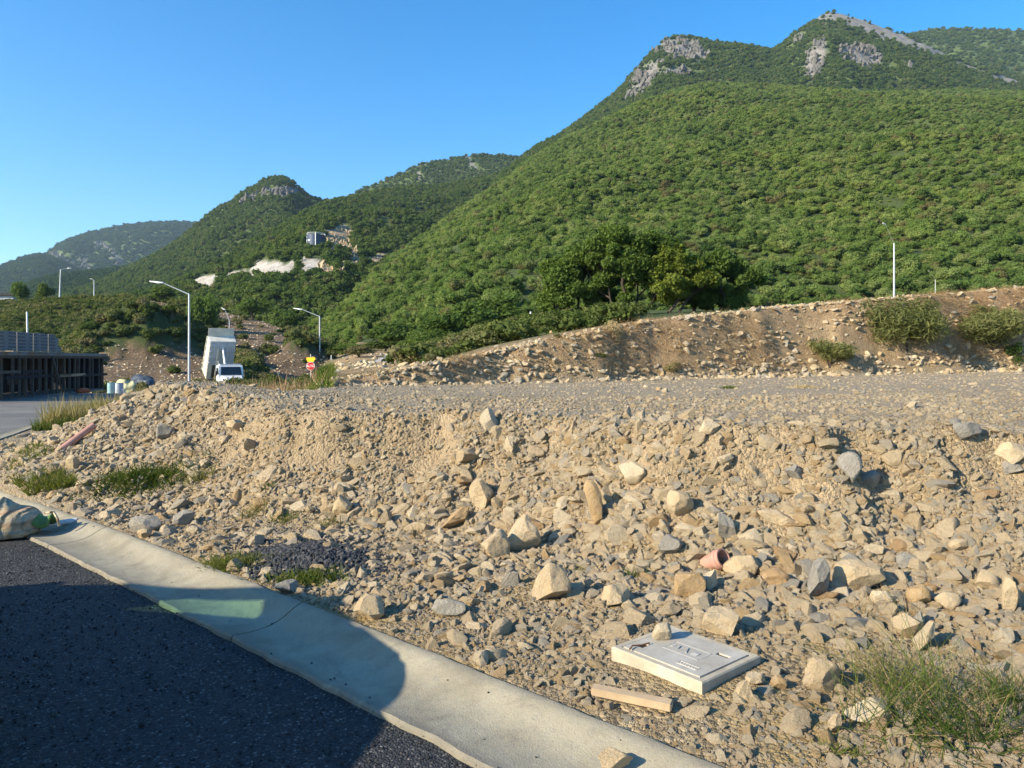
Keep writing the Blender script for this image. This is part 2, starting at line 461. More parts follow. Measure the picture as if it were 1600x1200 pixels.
def ground_h(x, y, full=False):
    x = np.asarray(x, float); y = np.asarray(y, float)
    a = x / np.maximum(y, 0.3); px = 800 + 1155 * a
    k = kerb_sd(x, y)
    sz = street_z(y)
    low = sz + 0.075 + 0.05 * np.clip(k, 0, 4) + 0.035 * fbm2(x * 1.3, y * 1.3, 3, 4) * ss(0.05, 0.5, k)
    low = low + 0.5 * np.exp(-(((x + 6.0) / 2.6) ** 2 + ((y - 17.0) / 3.2) ** 2)) * (k > 0) * ss(0, 1.5, k)
    f = lot_sd(x, y)
    rib = 0.22 * fbm2(x * 0.9, y * 0.9, 21, 3) + 0.14 * fbm2(x * 2.6, y * 2.0, 31, 3)
    f2 = f + rib * ss(-2.6, -0.2, f) * (1 - ss(0.3, 1.2, f))
    w = 1.15 + 0.9 * ss(-2.5, -5.2, x) + 0.15 * vn2(x * 0.7, y * 0.7, 44)
    t = np.clip((f2 + w) / w, 0, 1)
    prof = np.where(t < 0.6, 0.42 * (t / 0.6) ** 1.25, 0.42 + 0.58 * ss(0.0, 1.0, (t - 0.6) / 0.4) ** 0.8)
    prof = np.where(x < -4.0, prof * (1 - ss(-4, -5.5, x)) + t * ss(-4, -5.5, x), prof)
    zt = lot_z(x, y)
    zt = zt + 0.22 * np.exp(-(((x + 4.45) ** 2 + (y - 10.25) ** 2) / 1.25 ** 2)) + 0.05 * np.exp(-(((x + 3.2) ** 2 + (y - 9.1) ** 2) / 0.9 ** 2))
    zt = zt + 0.03 * fbm2(x * 0.8, y * 0.8, 5, 4) + 0.05 * np.exp(-(f / 0.5) ** 2) * fbm2(x * 3, y * 3, 51, 3)
    slope = ss(0.02, 0.2, t) * (1 - ss(0.93, 1.0, t))
    z = low + (zt - low) * prof + slope * (0.07 * fbm2(x * 3.2, y * 3.2, 8, 4))
    # cut bank behind the lot
    df = np.interp(px, PXB, DFB); kb = (560 - np.interp(px, PXB, PYB)) / 1155
    df = df + 0.25 * vn2(px * 0.012, px * 0 + 3, 71)
    zf = lot_z(a * df, df)
    ztop = (CH + kb * (df - zf * 0.6)) / (1 - kb * 0.6)
    ztop = np.maximum(ztop, zf + 0.04)
    wt = (ztop - zf) * 0.6 + 0.05
    tb = np.clip((y - df + 0.25 * fbm2(x * 0.7, y * 0.7, 61, 4) * np.clip(ztop - zf, 0, 1.5)) / wt, 0, 1)
    pb = np.where(tb < 0.4, 0.28 * tb / 0.4, 0.28 + 0.72 * ((tb - 0.4) / 0.6) ** 0.8)
    yf = np.interp(px, PXF, YF); zfar = np.interp(px, PXF, ZF)
    tt = np.clip((y - df - wt) / np.maximum(yf - df - wt, 1), 0, 1.3)
    pw = 1.0 + 1.4 * (1 - ss(560, 760, px))
    zb = zf + (ztop - zf) * pb + (zfar - ztop) * tt ** pw
    bankm = ss(0, 0.15, tb)
    zb = zb + bankm * (1 - ss(0.8, 1, tb)) * np.clip(ztop - zf, 0.3, 1.6) * (0.11 * fbm2(x * 1.5, y * 1.5, 66, 4) + 0.05 * ridged2(x * 1.1, y * 0.5, 69, 3)) + ss(0, 0.1, tt) * 0.35 * fbm2(x * 0.12, y * 0.12, 67, 4) * ss(0.02, 0.5, tt)
    wl = ss(470, 515, px) * ss(-0.3, 0.6, y - df + 0.3)
    z = z + (zb - z) * wl
    far0 = ss(60, 75, y) * (1 - ss(470, 520, px))
    z = z - far0 * 0.8
    z = np.where(k < -0.04, np.minimum(z, sz - 0.3), z)
    if not full: return z
    clay = slope * ss(-4.5, -2.5, x)
    sandy = (1 - ss(0.0, 0.3, t)) * (x > -3)
    grey = np.clip(ss(0.97, 1.0, t) * (1 - ss(0.0, 0.05, tb) * ss(470, 515, px)) * 0.9 + ss(-3, -5, x) * 0.5 * (y < 20) + 0.7 * np.exp(-(((x + 1.6) / 0.9) ** 2 + ((y - 6.1) / 0.7) ** 2)), 0, 1)
    bank = wl * ss(0.05, 0.3, tb) * (0.45 + 0.55 * ss(-0.3, 0.3, fbm2(x * 0.6, y * 0.6, 77, 4))) * (1 - ss(0.0, 0.10, tt) * ss(640, 700, px))
    green = wl * ss(0.02, 0.12, tt) * ss(630, 690, px) + ss(14, 18, y) * (1 - wl) * ss(470, 430, px) * 0.35 * ss(0.2, 1.5, k) 
    raw = wl * ss(0.0, 0.03, tt) * (1 - ss(640, 700, px))
    bank = np.maximum(bank * (1 - raw), 0.55 * raw); green = np.maximum(green, 0.5 * raw * ss(-0.2, 0.3, fbm2(x * 0.3, y * 0.3, 99, 4)))
    return z, dict(clay=clay, sandy=sandy, grey=grey, bank=np.clip(bank, 0, 1), green=np.clip(green, 0, 1)), dict(t=t, f=f, k=k, tb=tb, tt=tt, px=px, wl=wl)

na, ny = 760, 470
A = np.linspace(-1.25, 1.35, na)[:, None] + np.zeros((1, ny))
Y = (1.7 * (112 / 1.7) ** (np.linspace(0, 1, ny)))[None, :] + np.zeros((na, 1))
X = A * Y
Z, att, _ = ground_h(X.ravel(), Y.ravel(), True)
me = mesh_np('ground', np.stack([X.ravel(), Y.ravel(), Z], -1), grid_faces(na, ny), M['ground'])
for k_, v_ in att.items(): attr(me, k_, v_)
ground = tag(obj('ground', me), kind='structure')

# a plain below everything, out to the horizon
me = mesh_np('plain', [(-3900, -3900, -6), (3900, -3900, -6), (3900, 3900, -6), (-3900, 3900, -6)], [(0, 1, 2, 3)], M['ground'])
for k_ in ('clay', 'sandy', 'grey', 'bank'): attr(me, k_, np.zeros(4))
attr(me, 'green', np.ones(4))
tag(obj('plain', me), kind='structure')

# street
gx, gy = np.linspace(-75, 9, 210), np.concatenate([np.linspace(-14, 12, 105), np.linspace(12.5, 80, 120)])
GX, GY = np.meshgrid(gx, gy, indexing='ij')
gz = street_z(GY) + 0.012 * fbm2(GX * 0.8, GY * 0.8, 9, 4)
me = mesh_np('street', np.stack([GX.ravel(), GY.ravel(), gz.ravel()], -1), grid_faces(len(gx), len(gy)), M['road'])
attr(me, 'dusty', ss(9.0, 13.0, GY.ravel()))
tag(obj('street', me), kind='structure')

def hit(px, py, d0=2.0, d1=110, lift=0.0):
    d = d0 * (d1 / d0) ** np.linspace(0, 1, 3000)
    x = (px - 800) / 1155 * d; zr = CH + (560 - py) / 1155 * d
    g = np.maximum(ground_h(x, d), street_z(d)) + lift
    i = int(np.argmax(g >= zr))
    return Vector((x[i], d[i], float(g[i])))
def gz_at(x, y): return float(max(ground_h(np.array([x]), np.array([y]))[0], street_z(np.array([y]))[0]))

# ------------------------------------------------------------------ kerb: cast slabs with open joints
def resample(pts, step):
    pts = np.array(pts, float)
    L = np.concatenate([[0], np.cumsum(np.linalg.norm(np.diff(pts, axis=0), axis=1))])
    s = np.arange(0, L[-1], step)
    return np.stack([np.interp(s, L, pts[:, 0]), np.interp(s, L, pts[:, 1])], -1), s
kp, ks = resample(KB[:12], 0.05)
for _ in range(60): kp[1:-1] = (kp[:-2] + 2 * kp[1:-1] + kp[2:]) / 4
tng = np.gradient(kp, axis=0); tng /= np.linalg.norm(tng, axis=1)[:, None]
nrm = np.stack([tng[:, 1], -tng[:, 0]], -1)         # to the rubble side
# joint 1 stands where the photograph shows it
j0 = int(np.argmin(np.hypot(kp[:, 0] + 1.29, kp[:, 1] - 4.56)))
per = int(3.15 / 0.05)
w_prof = np.array([-0.50, -0.487, -0.475, -0.40, -0.32, -0.25, -0.19, -0.14, -0.10, -0.065, -0.03, -0.012, 0.0])
z_prof = np.array([-0.12, 0.015, 0.026, 0.018, 0.014, 0.018, 0.030, 0.050, 0.072, 0.090, 0.099, 0.099, 0.088])
kerb = empty('kerb'); tag(kerb, kind='structure')
starts = list(range(j0 % per, len(kp) - 2, per)); starts = ([0] if starts[0] > 5 else []) + starts
for i0 in starts:
    i1 = min(i0 + per, len(kp) - 1)
    idx = np.arange(i0, i1 + 1)
    if len(idx) < 4: continue
    c = kp[idx].copy(); gap = 0.006
    c[0] += tng[idx[0]] * gap; c[-1] -= tng[idx[-1]] * gap
    ww = np.concatenate([w_prof, [0.0]]); zz = np.concatenate([z_prof, [-0.14]])
    wob = 0.018 * fbm2(idx * 0.33, idx * 0 + 1.5, 88, 4)[:, None] * (ww < -0.46)[None, :] + 0.012 * fbm2(idx * 0.25, idx * 0 + 4.5, 89, 4)[:, None] * (ww > -0.02)[None, :]
    W = ww[None, :] + wob
    pos = c[:, None, :] + nrm[idx][:, None, :] * W[..., None]
    z = zz[None, :] + street_z(pos[..., 1]) + 0.004 * fbm2(pos[..., 0] * 3, pos[..., 1] * 3, 12, 3)
    nu, nv = pos.shape[0], pos.shape[1]
    co = np.concatenate([pos.reshape(-1, 2), z.reshape(-1, 1)], -1)
    F = [tuple(f) for f in grid_faces(nu, nv)]
    mb = MB(); mb.add([tuple(v) for v in co], F + [tuple(range(nv)), tuple(range((nu - 1) * nv, nu * nv))[::-1]])
    me = mb.mesh('kerb_slab', M['kerb'], 0, 40)
    lipw = np.tile(np.clip((np.abs(ww + 0.24) - 0.19) / 0.05, 0, 1), nu)
    attr(me, 'dusty', lipw)
    obj('kerb_slab', me, kerb)

# ================================================================== HILLS
m = NT('forest floor')
c = m.ramp(m.noise(0.05, 8, 0.75), [(0.3, (0.06, 0.085, 0.026)), (0.6, (0.11, 0.15, 0.05)), (0.8, (0.17, 0.185, 0.08))])
rk = m.ramp(m.noise(0.12, 10, 0.8), [(0.28, (0.05, 0.065, 0.025)), (0.36, (0.15, 0.14, 0.125)), (0.6, (0.28, 0.265, 0.24))])
c = m.mix(m.attr('rock'), c, rk)
pale = m.ramp(m.noise(0.15, 10, 0.8), [(0.3, (0.36, 0.25, 0.14)), (0.45, (0.52, 0.46, 0.37)), (0.6, (0.70, 0.67, 0.62))])
c = m.mix(m.attr('scar'), c, pale)
ct = m.ramp(m.noise(0.4, 10, 0.8, 1.0), [(0.3, (0.26, 0.17, 0.09)), (0.5, (0.50, 0.37, 0.22)), (0.68, (0.66, 0.53, 0.36))])
c = m.mix(m.attr('tan'), c, ct)
drt = m.ramp(m.noise(0.5, 10, 0.8), [(0.3, (0.12, 0.085, 0.05)), (0.5, (0.24, 0.17, 0.105)), (0.7, (0.38, 0.29, 0.19))])
c = m.mix(m.attr('dirt'), c, drt)
M['hill'] = m.done(c, m.bump(m.noise(0.25, 10, 0.8), 1.0, 2.5))

HILLS = {}
def mask_at(X, Y, Z, blobs):
    px = 800 + 1155 * X / Y; py = 560 - 1155 * (Z - CH) / Y
    r = np.zeros(X.shape)
    for (bx, by, rx, ry, rot) in blobs:
        c, s = math.cos(R(rot)), math.sin(R(rot))
        u, v = (px - bx), (py - by)
        uu, vv = (u * c + v * s) / rx, (-u * s + v * c) / ry
        q = np.sqrt(uu * uu + vv * vv) + 0.35 * fbm2(px * 0.09, py * 0.09, 5, 3)
        r = np.maximum(r, 1 - ss(0.8, 1.1, q))
    return r

def make_hill(name, ridge, foot, nu, nv, amp=0.03, shape=1.0, wave=90.0, seed=1, rock=(), scar=(), dirt=(), bumps=(), back=(1.6, 0.2), ridge_rough=0.0):
    ridge = np.array(ridge, float); foot = np.array(foot, float)
    px = np.linspace(ridge[0, 0], ridge[-1, 0], nu)
    yr = np.interp(px, ridge[:, 0], ridge[:, 2]); pyr = np.interp(px, ridge[:, 0], ridge[:, 1])
    # soften the polyline a little
    ker = np.ones(5) / 5
    pyr = np.convolve(np.pad(pyr, 2, 'edge'), ker, 'valid')
    zr = CH + (560 - pyr) / 1155 * yr
    yf = np.interp(px, foot[:, 0], foot[:, 1]); zf = np.interp(px, foot[:, 0], foot[:, 2])
    a = (px - 800) / 1155
    t = np.concatenate([np.linspace(0, 1, nv), 1 + np.linspace(0, 1, 10)[1:]])
    T = t[None, :]; tf = np.clip(T, 0, 1); tb = np.clip(T - 1, 0, 1)
    Yh = yf[:, None] + (yr - yf)[:, None] * tf + (yr * (back[0] - 1))[:, None] * tb
    Xh = a[:, None] * Yh
    Zh = zf[:, None] + (zr - zf)[:, None] * tf ** shape
    Zh = Zh + (zr * (back[1] - 1))[:, None] * ss(0, 1, tb) * (tb > 0)
    H = np.maximum(zr - zf, 0)[:, None]
    win = np.sin(np.pi * tf) ** 0.7
    gl = ridged2(Xh / wave + 0.3 * fbm2(Xh / wave, Yh / wave, seed + 9, 2), Yh / (wave * 2.6), seed, 4)
    Zh = Zh + win * amp * H * gl + win * amp * 0.5 * H * fbm2(Xh / wave * 2.1, Yh / wave * 2.1, seed + 3, 4)
    for (bx, by, bh, br) in bumps:
        cx = (bx - 800) / 1155 * by
        dd = ((Xh - cx) ** 2 + ((Yh - by) * 0.8) ** 2) / br ** 2
        Zh = Zh + bh * np.exp(-dd) * (1 + 0.35 * fbm2(Xh * 0.6, Yh * 0.6, seed + 5, 3))
    if ridge_rough: Zh = Zh + ridge_rough * fbm2(Xh / 12.0, Yh / 12.0, seed + 7, 4) * (tf > 0.5)
    me = mesh_np(name, np.stack([Xh.ravel(), Yh.ravel(), Zh.ravel()], -1), grid_faces(nu, len(t)), M['hill'])
    rk_ = mask_at(Xh, Yh, Zh, rock); sc_ = mask_at(Xh, Yh, Zh, scar); dr_ = mask_at(Xh, Yh, Zh, dirt)
    tn_ = sc_ * ((800 + 1155 * Xh / Yh) > 503)
    for n_, v_ in (('rock', rk_), ('scar', sc_), ('dirt', dr_), ('tan', tn_)): attr(me, n_, v_.ravel())
    o = tag(obj(name, me), kind='structure')
    HILLS[o.name] = dict(X=Xh, Y=Yh, Z=Zh, bare=np.maximum(np.maximum(rk_ * 0.97, sc_), dr_ * 0.97), rock=rk_, scar=sc_, nv=nv)
    return o.name

def z_of(py, d): return CH + (560 - py) / 1155 * d

# nearest: scrubby terrace on the left, with heaps of spoil at its foot
TPX = [-900, -300, -60, 0, 60, 120, 200, 300, 350, 420, 470, 520, 560, 640]
TPY = [455, 462, 472, 476, 472, 468, 468, 476, 488, 505, 522, 547, 561, 575]
TD = [160, 160, 155, 152, 150, 150, 150, 148, 142, 132, 124, 115, 108, 100]
h_terr = make_hill('terrace', list(zip(TPX, TPY, TD)), [(-900, 62, -1.6), (440, 62, -1.6), (500, 66, -1.4), (560, 66, 0.0), (640, 66, 1.2)], 330, 70, 0.06, 1.25, 22, 41,
    dirt=[(235, 575, 110, 42, 0), (395, 522, 100, 40, 40), (520, 580, 130, 30, 0), (215, 462, 50, 5, 5), (255, 480, 40, 7, 10), (600, 545, 60, 25, 20), (30, 600, 220, 25, 0), (345, 490, 45, 6, 18)],
    bumps=[(250, 88, 2.9, 4.5), (205, 86, 2.3, 5.5), (172, 86, 2.0, 4), (285, 92, 1.8, 4), (465, 84, 1.9, 2.6), (505, 86, 1.1, 3.5), (545, 76, 0.6, 3), (600, 92, 1.3, 4), (430, 80, 0.8, 4)],
    back=(2.0, 1.6))

# the bright green hillside
h_front = make_hill('front_hill',
    [(455, 545, 160), (500, 505, 200), (520, 486, 225), (560, 448, 270), (600, 412, 310), (640, 388, 345), (700, 344, 400), (780, 289, 460), (830, 253, 500), (880, 220, 540), (940, 190, 580),
     (1000, 160, 610), (1060, 140, 630), (1120, 134, 640), (1200, 136, 645), (1300, 146, 650), (1400, 146, 655), (1500, 142, 660), (1600, 146, 670), (1900, 150, 700), (2300, 175, 720)],
    [(455, 148, -0.4), (500, 130, 1.2), (560, 110, 3.6), (650, 94, 2.4), (700, 89, 3.3), (830, 99, 6.4), (950, 104, 7.8), (1200, 107, 8.4), (1460, 107, 9.8), (1600, 107, 10.4), (2300, 107, 12.2)],
    320, 200, 0.05, 1.0, 75, 4)

h_spur = make_hill('tank_spur',
    [(150, 478, 320), (230, 462, 360), (300, 436, 400), (360, 402, 450), (430, 362, 510), (470, 338, 560), (500, 322, 620), (545, 312, 680), (600, 298, 740), (660, 292, 780), (700, 289, 800),
     (770, 276, 830), (830, 250, 850), (880, 228, 870), (960, 200, 900)],
    [(150, 230, 14), (300, 230, 12), (420, 190, 9), (520, 180, 4), (700, 300, 20), (960, 500, 60)], 220, 110, 0.075, 1.0, 75, 14,
    scar=[(322, 441, 30, 9, -10), (362, 431, 30, 7, -10), (425, 423, 42, 16, 0), (488, 419, 32, 14, 20), (527, 373, 25, 20, -25), (550, 394, 18, 7, 25), (565, 411, 55, 6, -14)])

h_cone = make_hill('cone_peak',
    [(60, 475, 700), (120, 455, 760), (160, 441, 800), (200, 421, 840), (250, 396, 880), (290, 368, 900), (315, 347, 910), (330, 333, 915), (360, 317, 920), (390, 296, 925), (420, 280, 930),
     (437, 276, 930), (452, 281, 930), (466, 294, 930), (480, 307, 930), (500, 315, 940), (560, 318, 960), (640, 330, 960)],
    [(60, 360, 18), (300, 420, 20), (640, 520, 60)], 200, 80, 0.06, 1.1, 110, 24, rock=[(435, 301, 36, 8, -5), (390, 312, 18, 5, -25)])

h_mid = make_hill('round_ridge',
    [(430, 360, 1150), (500, 335, 1180), (545, 310, 1200), (560, 300, 1210), (600, 283, 1230), (640, 266, 1250), (660, 256, 1260), (700, 250, 1270), (740, 243, 1280), (790, 243, 1290), (830, 250, 1300), (900, 262, 1300)],
    [(430, 800, 60), (900, 800, 80)], 130, 50, 0.06, 1.0, 130, 34, rock=[(738, 258, 22, 3, 55), (655, 275, 8, 4, 60)])

h_low = make_hill('low_spur',
    [(-500, 500, 900), (-100, 490, 950), (0, 472, 1000), (40, 447, 1020), (80, 432, 1040), (130, 427, 1060), (190, 420, 1080), (230, 411, 1100), (290, 395, 1120), (360, 370, 1150)],
    [(-500, 500, 22), (360, 600, 40)], 130, 50, 0.05, 1.0, 120, 44)

h_far1 = make_hill('far_hill',
    [(-700, 440, 1800), (-300, 430, 1850), (-80, 428, 1880), (0, 419, 1900), (22, 411, 1910), (50, 397, 1920), (75, 401, 1930), (100, 410, 1940), (130, 428, 1960), (170, 450, 1980)],
    [(-700, 1050, 10), (170, 1050, 20)], 110, 50, 0.07, 1.0, 200, 54)

h_far2 = make_hill('far_mountain',
    [(-200, 470, 2300), (40, 420, 2380), (80, 392, 2400), (100, 377, 2420), (140, 364, 2450), (200, 352, 2480), (260, 347, 2500), (305, 349, 2520), (340, 352, 2540), (420, 370, 2560)],
    [(-200, 1300, 10), (420, 1400, 30)], 120, 60, 0.10, 1.0, 260, 64, rock=[(172, 395, 26, 5, 45), (98, 408, 22, 4, 35), (130, 413, 12, 9, 60), (155, 385, 8, 3, 60)])

h_main = make_hill('main_peak',
    [(770, 300, 850), (830, 243, 900), (870, 224, 930), (900, 198, 950), (930, 172, 970), (960, 150, 985), (985, 120, 1000), (1010, 92, 1010), (1035, 65, 1020), (1050, 57, 1020), (1068, 56, 1020), (1100, 64, 1025),
     (1150, 71, 1040), (1210, 79, 1050), (1225, 67, 1060), (1260, 40, 1075), (1285, 21, 1080), (1310, 19, 1080), (1345, 32, 1080), (1400, 52, 1080), (1450, 72, 1080), (1480, 86, 1080), (1510, 100, 1075), (1560, 116, 1065), (1600, 130, 1055), (1750, 170, 1020), (2200, 230, 1000)],
    [(770, 560, 130), (900, 600, 170), (1000, 660, 190), (2200, 720, 200)], 300, 110, 0.07, 0.9, 110, 74, ridge_rough=3.0,
    rock=[(1065, 78, 42, 17, 10), (1005, 125, 38, 15, -55), (1060, 112, 30, 7, 0), (1275, 92, 17, 34, 20), (1345, 88, 36, 16, 12), (1365, 46, 100, 10, 22), (1295, 28, 20, 9, 0), (1455, 76, 40, 7, 24), (1250, 60, 8, 6, 0), (1520, 108, 50, 3, 20), (1418, 103, 10, 5, 10), (1000, 142, 22, 6, -30), (1585, 122, 35, 9, 0)])

h_right = make_hill('right_ridge',
    [(1330, 80, 1500), (1400, 60, 1520), (1440, 51, 1540), (1480, 45, 1550), (1530, 47, 1560), (1600, 48, 1580), (1750, 60, 1600), (2100, 120, 1600)],
    [(1330, 1100, 380), (2100, 1100, 300)], 90, 50, 0.05, 1.0, 150, 84)

# ================================================================== FOLIAGE
def mat_leaf(name, stops, trans=0.25, hue=0.0):
    m = NT(name)
    c = m.ramp(m.rand(), stops)
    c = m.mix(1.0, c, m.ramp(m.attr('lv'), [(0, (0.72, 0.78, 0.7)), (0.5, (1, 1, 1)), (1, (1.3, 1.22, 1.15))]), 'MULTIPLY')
    loc = m.node('ShaderNodeObjectInfo').outputs['Location']
    c = m.mix(1.0, c, m.ramp(m.noise(0.016, 5, 0.6, vec=loc), [(0.32, (0.78, 0.86, 0.85)), (0.5, (1, 1, 1)), (0.68, (1.12, 1.10, 0.95))]), 'MULTIPLY')
    d = m.node('ShaderNodeBsdfDiffuse'); t = m.node('ShaderNodeBsdfTranslucent'); mx = m.node('ShaderNodeMixShader')
    m.l.new(c, d.inputs[0])
    c2 = m.mix(1.0, c, (1.15, 1.1, 0.5), 'MULTIPLY')
    m.l.new(c2, t.inputs[0])
    mx.inputs[0].default_value = trans
    m.l.new(d.outputs[0], mx.inputs[1]); m.l.new(t.outputs[0], mx.inputs[2])
    m.l.new(mx.outputs[0], m.out.inputs[0])
    m.n.remove(m.b)
    return m.m

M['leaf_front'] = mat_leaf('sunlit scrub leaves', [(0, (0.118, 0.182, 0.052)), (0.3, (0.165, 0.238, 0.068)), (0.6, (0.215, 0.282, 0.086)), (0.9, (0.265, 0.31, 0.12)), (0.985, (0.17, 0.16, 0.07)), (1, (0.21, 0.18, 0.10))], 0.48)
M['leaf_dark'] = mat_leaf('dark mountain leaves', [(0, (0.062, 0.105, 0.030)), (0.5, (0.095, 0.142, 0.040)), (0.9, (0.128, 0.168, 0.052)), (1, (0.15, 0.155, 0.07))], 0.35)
M['leaf_tree'] = mat_leaf('mesquite leaves', [(0, (0.088, 0.142, 0.038)), (0.5, (0.105, 0.162, 0.043)), (1, (0.13, 0.18, 0.05))], 0.4)
M['leaf_scrub'] = mat_leaf('dusty scrub leaves', [(0, (0.065, 0.095, 0.026)), (0.5, (0.115, 0.140, 0.046)), (0.85, (0.16, 0.165, 0.07)), (1, (0.20, 0.17, 0.09))])
M['grass'] = mat_leaf('green grass', [(0, (0.075, 0.105, 0.025)), (0.6, (0.12, 0.15, 0.035)), (1, (0.17, 0.18, 0.055))], 0.3)
M['straw'] = mat_leaf('dry straw', [(0, (0.26, 0.17, 0.09)), (0.6, (0.36, 0.26, 0.14)), (1, (0.45, 0.35, 0.2))], 0.2)
M['pinkgrass'] = mat_leaf('pale seeding grass', [(0, (0.20, 0.19, 0.08)), (0.5, (0.30, 0.25, 0.12)), (1, (0.38, 0.26, 0.18))], 0.25)

def leaf_quads(c, nrm, size, elong=1.7, rg=rng):
    """rhombus leaves at c (N,3) facing nrm; returns verts and quads"""
    n = len(c)
    r = rg.normal(size=(n, 3))
    u = np.cross(nrm, r); u /= np.linalg.norm(u, axis=1)[:, None] + 1e-9
    v = np.cross(nrm, u)
    s = (size * rg.uniform(0.6, 1.35, n))[:, None] if np.isscalar(size) else (size * rg.uniform(0.6, 1.35, n))[:, None]
    a = c + u * s * elong * 0.5; b = c + v * s * 0.5 + nrm * s * 0.08; d = c - u * s * elong * 0.5; e = c - v * s * 0.5 + nrm * s * 0.08
    co = np.stack([a, b, d, e], 1).reshape(-1, 3)
    f = np.arange(n * 4).reshape(n, 4)
    return co, f

def crown_mesh(name, mat, n_leaf, leaf, lobes=7, spread=(0.36, 0.36, 0.22), lobe_r=(0.2, 0.34), zc=0.62, seed=0, core=True, shell=0.35, jit=0.75, elong=1.7):
    """crown in a unit box: about 1 wide, base near z=0"""
    rg = np.random.default_rng(seed)
    L = rg.normal(size=(lobes, 3)); L /= np.linalg.norm(L, axis=1)[:, None]
    L = L * (rg.uniform(0.25, 1, lobes) ** 0.6)[:, None] * np.array(spread) + np.array([0, 0, zc])
    rr = rg.uniform(*lobe_r, lobes)
    w = rr ** 2 / np.sum(rr ** 2)
    k = rg.choice(lobes, n_leaf, p=w)
    d = rg.normal(size=(n_leaf, 3)); d[:, 2] += 0.25; d /= np.linalg.norm(d, axis=1)[:, None]
    # clumps on each lobe
    cl = rg.normal(size=(lobes * 9, 3)); cl /= np.linalg.norm(cl, axis=1)[:, None]
    pick = rg.integers(0, 9, n_leaf) + k * 9
    d = d * 0.75 + cl[pick] * 0.6; d /= np.linalg.norm(d, axis=1)[:, None]
    rad = rr[k] * (1 - shell * rg.uniform(0, 1, n_leaf) ** 1.6 + 0.12 * rg.normal(size=n_leaf) * 0.6)
    c = L[k] + d * rad[:, None] * np.array([1, 1, 0.8])
    nm = d + jit * rg.normal(size=(n_leaf, 3)); nm /= np.linalg.norm(nm, axis=1)[:, None]
    co, f = leaf_quads(c, nm, leaf, elong, rg=rg)
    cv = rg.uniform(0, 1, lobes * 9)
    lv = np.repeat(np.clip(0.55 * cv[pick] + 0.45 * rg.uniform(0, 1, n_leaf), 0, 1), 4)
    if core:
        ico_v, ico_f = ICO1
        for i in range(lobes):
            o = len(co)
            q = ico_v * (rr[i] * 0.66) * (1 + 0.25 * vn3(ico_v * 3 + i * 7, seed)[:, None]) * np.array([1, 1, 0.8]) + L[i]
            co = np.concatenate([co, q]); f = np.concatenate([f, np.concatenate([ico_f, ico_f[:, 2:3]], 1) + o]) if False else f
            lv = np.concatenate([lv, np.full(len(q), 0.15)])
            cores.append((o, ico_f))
    me = bpy.data.meshes.new(name)
    fl = [tuple(q) for q in f.tolist()]
    if core:
        for (o, ff) in cores: fl += [tuple(t) for t in (ff + o).tolist()]
        cores.clear()
    me.from_pydata(co.tolist(), [], fl)
    attr(me, 'lv', lv)
    me.materials.append(mat)
    return me
cores = []

def ico(sub):
    bm = bmesh.new(); bmesh.ops.create_icosphere(bm, subdivisions=sub, radius=1.0)
    bm.verts.ensure_lookup_table()
    v = np.array([tuple(q.co) for q in bm.verts]); f = np.array([[q.index for q in p.verts] for p in bm.faces])
    bm.free(); return v, f
ICO1, ICO2, ICO3, ICO4 = ico(1), ico(2), ico(3), ico(4)

def src_collection(name, meshes):
    """meshes kept out of the scene, only instanced"""
    c = bpy.data.collections.new(name)
    for i, me in enumerate(meshes):
        c.objects.link(bpy.data.objects.new(name + ' source', me))
    return c

def scatter(name, pos, rot, scl, coll, n_var, kind='stuff', seed=0):
    pos = np.asarray(pos, float); n = len(pos)
    me = bpy.data.meshes.new(name)
    me.vertices.add(n); me.vertices.foreach_set('co', np.ascontiguousarray(pos, dtype=np.float32).ravel())
    scl = np.asarray(scl, float)
    if scl.ndim == 1: scl = np.repeat(scl[:, None], 3, 1)
    attr(me, 'rot', rot, 'FLOAT_VECTOR'); attr(me, 'scl', scl, 'FLOAT_VECTOR')
    attr(me, 'idx', np.random.default_rng(seed).integers(0, n_var, n), 'INT')
    o = tag(obj(name, me), kind=kind)
    g = bpy.data.node_groups.new(name + ' scatter', 'GeometryNodeTree')
    g.interface.new_socket('Geometry', in_out='INPUT', socket_type='NodeSocketGeometry')
    g.interface.new_socket('Geometry', in_out='OUTPUT', socket_type='NodeSocketGeometry')
    N = g.nodes; Lk = g.links
    gi, go = N.new('NodeGroupInput'), N.new('NodeGroupOutput')
    m2p = N.new('GeometryNodeMeshToPoints')
    iop = N.new('GeometryNodeInstanceOnPoints'); ci = N.new('GeometryNodeCollectionInfo')
    ci.inputs['Collection'].default_value = coll; ci.inputs['Separate Children'].default_value = True; ci.inputs['Reset Children'].default_value = True
    def na(nm, t):
        q = N.new('GeometryNodeInputNamedAttribute'); q.data_type = t; q.inputs['Name'].default_value = nm
        return q.outputs['Attribute']
    Lk.new(gi.outputs[0], m2p.inputs['Mesh']); Lk.new(m2p.outputs[0], iop.inputs['Points'])
    Lk.new(ci.outputs[0], iop.inputs['Instance']); iop.inputs['Pick Instance'].default_value = True
    Lk.new(na('idx', 'INT'), iop.inputs['Instance Index'])
    e2r = N.new('FunctionNodeEulerToRotation'); Lk.new(na('rot', 'FLOAT_VECTOR'), e2r.inputs[0])
    Lk.new(e2r.outputs[0], iop.inputs['Rotation']); Lk.new(na('scl', 'FLOAT_VECTOR'), iop.inputs['Scale'])
    Lk.new(iop.outputs[0], go.inputs[0])
    md = o.modifiers.new('scatter', 'NODES'); md.node_group = g
    return o

